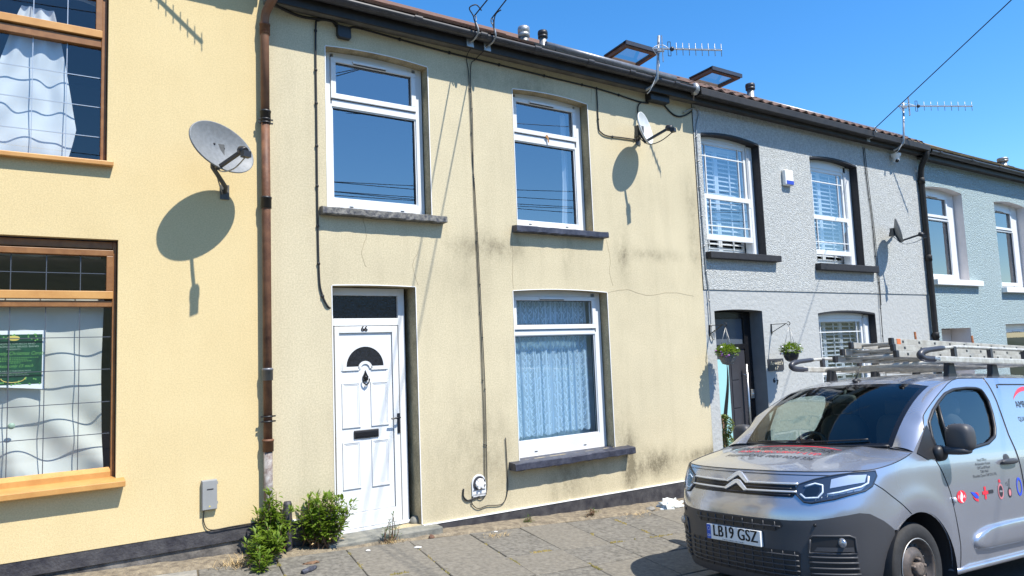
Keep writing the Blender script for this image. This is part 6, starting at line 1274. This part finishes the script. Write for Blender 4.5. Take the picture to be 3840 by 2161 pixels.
# door lettering and badges on the camera side
def sd(x, z, o_=.003): return V((x, (wz(z) + flare(x, z)) + o_, z))
def side_text(s, x, z, size, sx, m, name, bold=0, shear=0): mb = MB(1); put_text(mb, s, lambda a, b: sd(x + a, z + b), size, sx, shear, bold=bold); return vpart(name, mb, m, fix=False)
for s, z in (('Head Office', 1.005), ('Ambassador House', .975), ('Off Cardiff Road', .945), ('Taffs Well', .915), ('Rhondda Cynon Taff CF15 7PL', .885)): side_text(s, 1.90, z, .030, .98, 'vinyl_black', 'door_lettering')
def disc(x, z, rx, rz, m, name, o_=.003, parent=None, n=24): mb = MB(1); mb.add([sd(x + rx * math.cos(6.283 * k / n), z + rz * math.sin(6.283 * k / n), o_) for k in range(n)], [tuple(range(n))]); return vpart(name, mb, m, parent)
def spoly(pts, m, name, o_=.0035): mb = MB(1); mb.add([sd(x, z, o_) for x, z in pts], [tuple(range(len(pts)))]); return vpart(name, mb, m)
disc(1.50, .75, .068, .048, 'vinyl_red', 'round_badge'); spoly([(1.485, .798), (1.515, .775), (1.52, .75), (1.505, .725), (1.525, .702), (1.49, .715), (1.478, .735), (1.485, .76), (1.498, .78)], 'vinyl_white', 'flame_mark'); side_text('F', 1.463, .748, .036, 1.1, 'vinyl_white', 'badge_letter', .001); side_text('A', 1.540, .748, .036, 1.1, 'vinyl_white', 'badge_letter', .001); side_text('I', 1.502, .75, .03, 1, 'vinyl_red', 'badge_letter')
spoly([(1.64, .775), (1.70, .765), (1.745, .735), (1.75, .72), (1.71, .722), (1.675, .745)], 'vinyl_blue', 'swoosh_mark'); spoly([(1.70, .770), (1.745, .762), (1.76, .74), (1.745, .738)], 'vinyl_red', 'swoosh_mark'); spoly([(1.665, .745), (1.70, .722), (1.745, .712), (1.745, .695), (1.71, .70), (1.68, .72)], 'vinyl_red', 'swoosh_mark')
for (x0, x1, z0, z1) in ((1.845, 1.873, .703, .80), (1.815, 1.903, .74, .765)): spoly([(x0, z0), (x1, z0), (x1, z1), (x0, z1)], 'vinyl_red', 'cross_mark', .003 if x0 > 1.83 else .0034)
spoly([(1.905, .742), (1.985, .742), (1.985, .768), (1.905, .768)], 'vinyl_black', 'badge_block'); side_text('EIC', 1.945, .755, .026, 1.1, 'vinyl_white', 'badge_letter')
disc(2.105, .745, .044, .062, 'vinyl_pink', 'oval_badge'); disc(2.105, .745, .032, .045, 'vinyl_black', 'oval_badge_core', .0036); side_text('FIRAS', 2.105, .745, .022, .9, 'vinyl_white', 'badge_letter').location.y -= .002; spoly([(2.085, .815), (2.118, .815), (2.112, .838), (2.10, .842), (2.092, .838)], 'vinyl_red', 'crown_mark')
side_text('I S', 2.215, .795, .045, .9, 'vinyl_black', 'badge_letter'); spoly([(2.262, .835), (2.27, .835), (2.25, .765), (2.243, .765)], 'vinyl_black', 'badge_stroke'); disc(2.25, .725, .03, .04, 'vinyl_black', 'oval_badge'); disc(2.25, .725, .02, .027, 'vinyl_pink', 'oval_badge_core', .0036)
mb = MB(1)
ro, ri = [(2.42 + .045 * math.cos(6.283 * k / 24), .76 + .075 * math.sin(6.283 * k / 24)) for k in range(25)], [(2.42 + .032 * math.cos(6.283 * k / 24), .76 + .054 * math.sin(6.283 * k / 24)) for k in range(25)]
mb.rows([[sd(*p) for p in ro], [sd(*p) for p in ri]], False); vpart('ring_badge', mb, 'vinyl_blue')
side_text('AMBASSADOR', 3.16, 1.432, .085, 1.1, 'vinyl_black', 'side_lettering'); side_text('QUA', 2.85, 1.305, .055, 1.0, 'vinyl_black', 'side_lettering')
mb = MB(1); a1, a2 = [], []
for i in range(25):
    t = i / 24; x = 2.865 + .62 * t; z = 1.475 + .12 * math.sin(math.pi * t) ** .8; th = .035 * math.sin(math.pi * t) + .002; a1.append(sd(x, z)); a2.append(sd(x, z - th))
mb.rows([a1, a2], False); vpart('side_arc', mb, 'vinyl_red')
# cabin
mb = MB(1); mb.rows([[V((x, l, z)) for l in (-.70, -.35, 0, .35, .70)] for x, z in ((1.00, 1.08), (1.12, 1.10), (1.32, 1.09), (1.40, 1.02), (1.44, .70))]); vpart('dashboard', mb, 'cabin')
mb = MB(1); mb.rows([[V((2.44, (wz(z) - .03) * q_, z)) for q_ in (-1, 0, 1)] for z in (.3, .8, 1.05, 1.2, 1.35, 1.5, 1.6, 1.66)]); mb.rows([[V((x, l, .45)) for l in (-.85, .85)] for x in (1.3, 2.42)]); vpart('bulkhead', mb, 'cabin')
mb = MB(1); mb.rows([[V((x, l, z)) for l in (-.62, 0, .62)] for x, z in ((1.74, 1.60), (2.1, 1.645), (2.42, 1.65))]); vpart('headlining', mb, 'headlining')
for l in (-.42, .12, .52):
    wd = .24 if l < 0 else .19; mb = MB(1); mb.ell(V((2.12, l, 1.02)), (.10, wd, .36), 16, 12, .55); mb.ell(V((1.92, l, .68)), (.26, wd, .10), 16, 10, .6); st = vpart('seat', mb, 'seat'); mb = MB(1); mb.ell(V((2.18, l, 1.43)), (.06, .13, .09), 14, 10, .6); vpart('headrest', mb, 'seat', st)
mb = MB(1); cst = Vector((1.52, -.40, 1.06)); mb.tube([V((cst.x + .10 * math.sin(t) * .0 + .09 * math.sin(t), cst.y + .18 * math.cos(t), cst.z + .16 * math.sin(t))) for t in [6.283 * i / 28 for i in range(29)]], .016, 8, cap=False); mb.tube([V((1.40, -.40, 1.02)), V((1.52, -.40, 1.06))], .05, 8); mb.tube([V((1.52, -.57, 1.06)), V((1.52, -.23, 1.06))], .018, 8); vpart('steering_wheel', mb, 'cabin')
mb = MB(1); mb.ell(V((1.55, .0, 1.52)), (.03, .11, .04), 14, 10, .6); mb.tube([V((1.55, 0, 1.54)), V((1.58, 0, 1.60))], .012, 6); vpart('rear_view_mirror', mb, 'cabin')
# antenna on the roof
mb = MB(1); mb.tube([V((1.70, .02, 1.675)), V((1.83, .03, 1.85))], [.008, .004], 6); an = vpart('antenna', mb, 'black'); mb = MB(1); mb.ell(V((1.73, .02, 1.682)), (.055, .03, .022), 14, 8); vpart('antenna_foot', mb, 'black', an)
# ---- roof rack
rk = bpy.data.objects.new('roof_rack', None); col.objects.link(rk); rk.parent = van
def rpart(name, mb, m, **k): return mb.build(name, M[m], rk, (0, 0, 0), **k)
M['rack'] = mat('weathered_aluminium', (.60, .585, .53), .45, .35, c2=(.42, .39, .33), vscale=16, vdetail=7)
for s_ in (1, -1):
    l = .652 * s_; mb = MB(1); mb.bar(V((1.88, l, 1.835)), V((4.25, l, 1.835)), .045, .055); rpart('lower_rail', mb, 'rack', bevel=.01)
    mb = MB(1); mb.tube([V(p) for p in smooth_path([(2.03, l, 1.93), (2.25, l, 1.948), (2.6, l, 1.952), (4.2, l, 1.952)], 4)], .016, 8); rpart('upper_rail', mb, 'rack')
    mb = MB(1); mb.tube([V(p) for p in smooth_path([(1.94, l, 1.835), (1.76, l * .985, 1.838), (1.70, l * .98, 1.868), (1.78, l * .985, 1.905), (2.06, l, 1.935)], 5)], [.028] * 6 + [.028] * 5 + [.027] * 5 + [.023] * 4 + [.018], 10); rpart('rail_end_cap', mb, 'dark_grey')
    for x in (2.22, 2.85, 3.5, 4.1): mb = MB(1); mb.bar(V((x, l, 1.855)), V((x, l, 1.952)), .035, .04, (1, 0, 0)); rpart('rail_post', mb, 'dark_grey')
    for x in (2.24, 3.0, 3.8): mb = MB(1); mb.prism([(x - .07, 1.685), (x + .08, 1.685), (x + .05, 1.83), (x - .03, 1.83)], -(l * .90 + .02 * s_), -(l * .90 - .03 * s_)); rpart('rack_foot', mb, 'black', bevel=.008)
for x in (2.24, 2.50, 2.76, 3.02, 3.30, 3.58, 3.86): mb = MB(1); mb.tube([V((x, -.635, 1.828)), V((x, .635, 1.828))], .019, 10); rpart('crossbar', mb, 'rack')
mb = MB(1); put_text(mb, 'Rhino', lambda a, b: V((1.885 + a, .652 + .0345, 1.838 + b)), .035, 1.0); M['vinyl_pale'] = mat('pale_print', (.45, .55, .65), .5); rpart('rail_print', mb, 'vinyl_pale', fix=False)
# ladder strapped to the rack
lad = thing('extension_ladder', 'three-section aluminium extension ladder strapped on the van roof rack', 'ladder', (0, 0, 0)); lad.matrix_world = van.matrix_world.copy(); lad.location = van.matrix_world.translation
M['ladder'] = mat('dirty_ladder_alloy', (.50, .48, .42), .5, .3, c2=(.34, .31, .26), vscale=12, vdetail=7); M['orange'] = mat('orange_label', (.55, .15, .04), .5)
def lpart(name, mb, m, **k): return mb.build(name, M[m], lad, (0, 0, 0), **k)
for k, (x0, lc, z0, wd) in enumerate(((1.85, .05, 1.905, .30), (1.90, .05, 1.968, .25), (1.97, .05, 2.031, .20))):
    for s_ in (1, -1):
        mb = MB(1); l = lc + wd * s_; mb.bar(V((x0, l, z0)), V((4.9, l, z0)), .028, .058); lpart('stile', mb, 'ladder', bevel=.004)
        mb = MB(1); mb.bar(V((x0 - .025, l, z0)), V((x0 + .02, l, z0)), .036, .064); lpart('end_cap', mb, 'black', bevel=.006)
        for i in range(11):
            x = x0 + .16 + .27 * i; mb = MB(1); mb.bar(V((x - .014, l + .0145 * s_, z0)), V((x + .014, l + .0145 * s_, z0)), .002, .022); lpart('rung_socket', mb, 'black')
    for i in range(11): x = x0 + .16 + .27 * i; mb = MB(1); mb.tube([V((x, lc - wd + .014, z0)), V((x, lc + wd - .014, z0))], .014, 8); lpart('rung', mb, 'ladder')
mb = MB(1); mb.bar(V((2.03, .05 + .2155, 2.031)), V((2.09, .05 + .2155, 2.031)), .003, .05); lpart('warning_label', mb, 'orange')

for (x, l, z0, z1) in ((3.375, -.3, 1.83, 2.235), (4.15, -.1, 1.83, 2.2)):
    mb = MB(1); mb.tube([V((x, l, z0)), V((x, l, z1))], .012, 8); rpart('rusty_post', mb, 'rust')
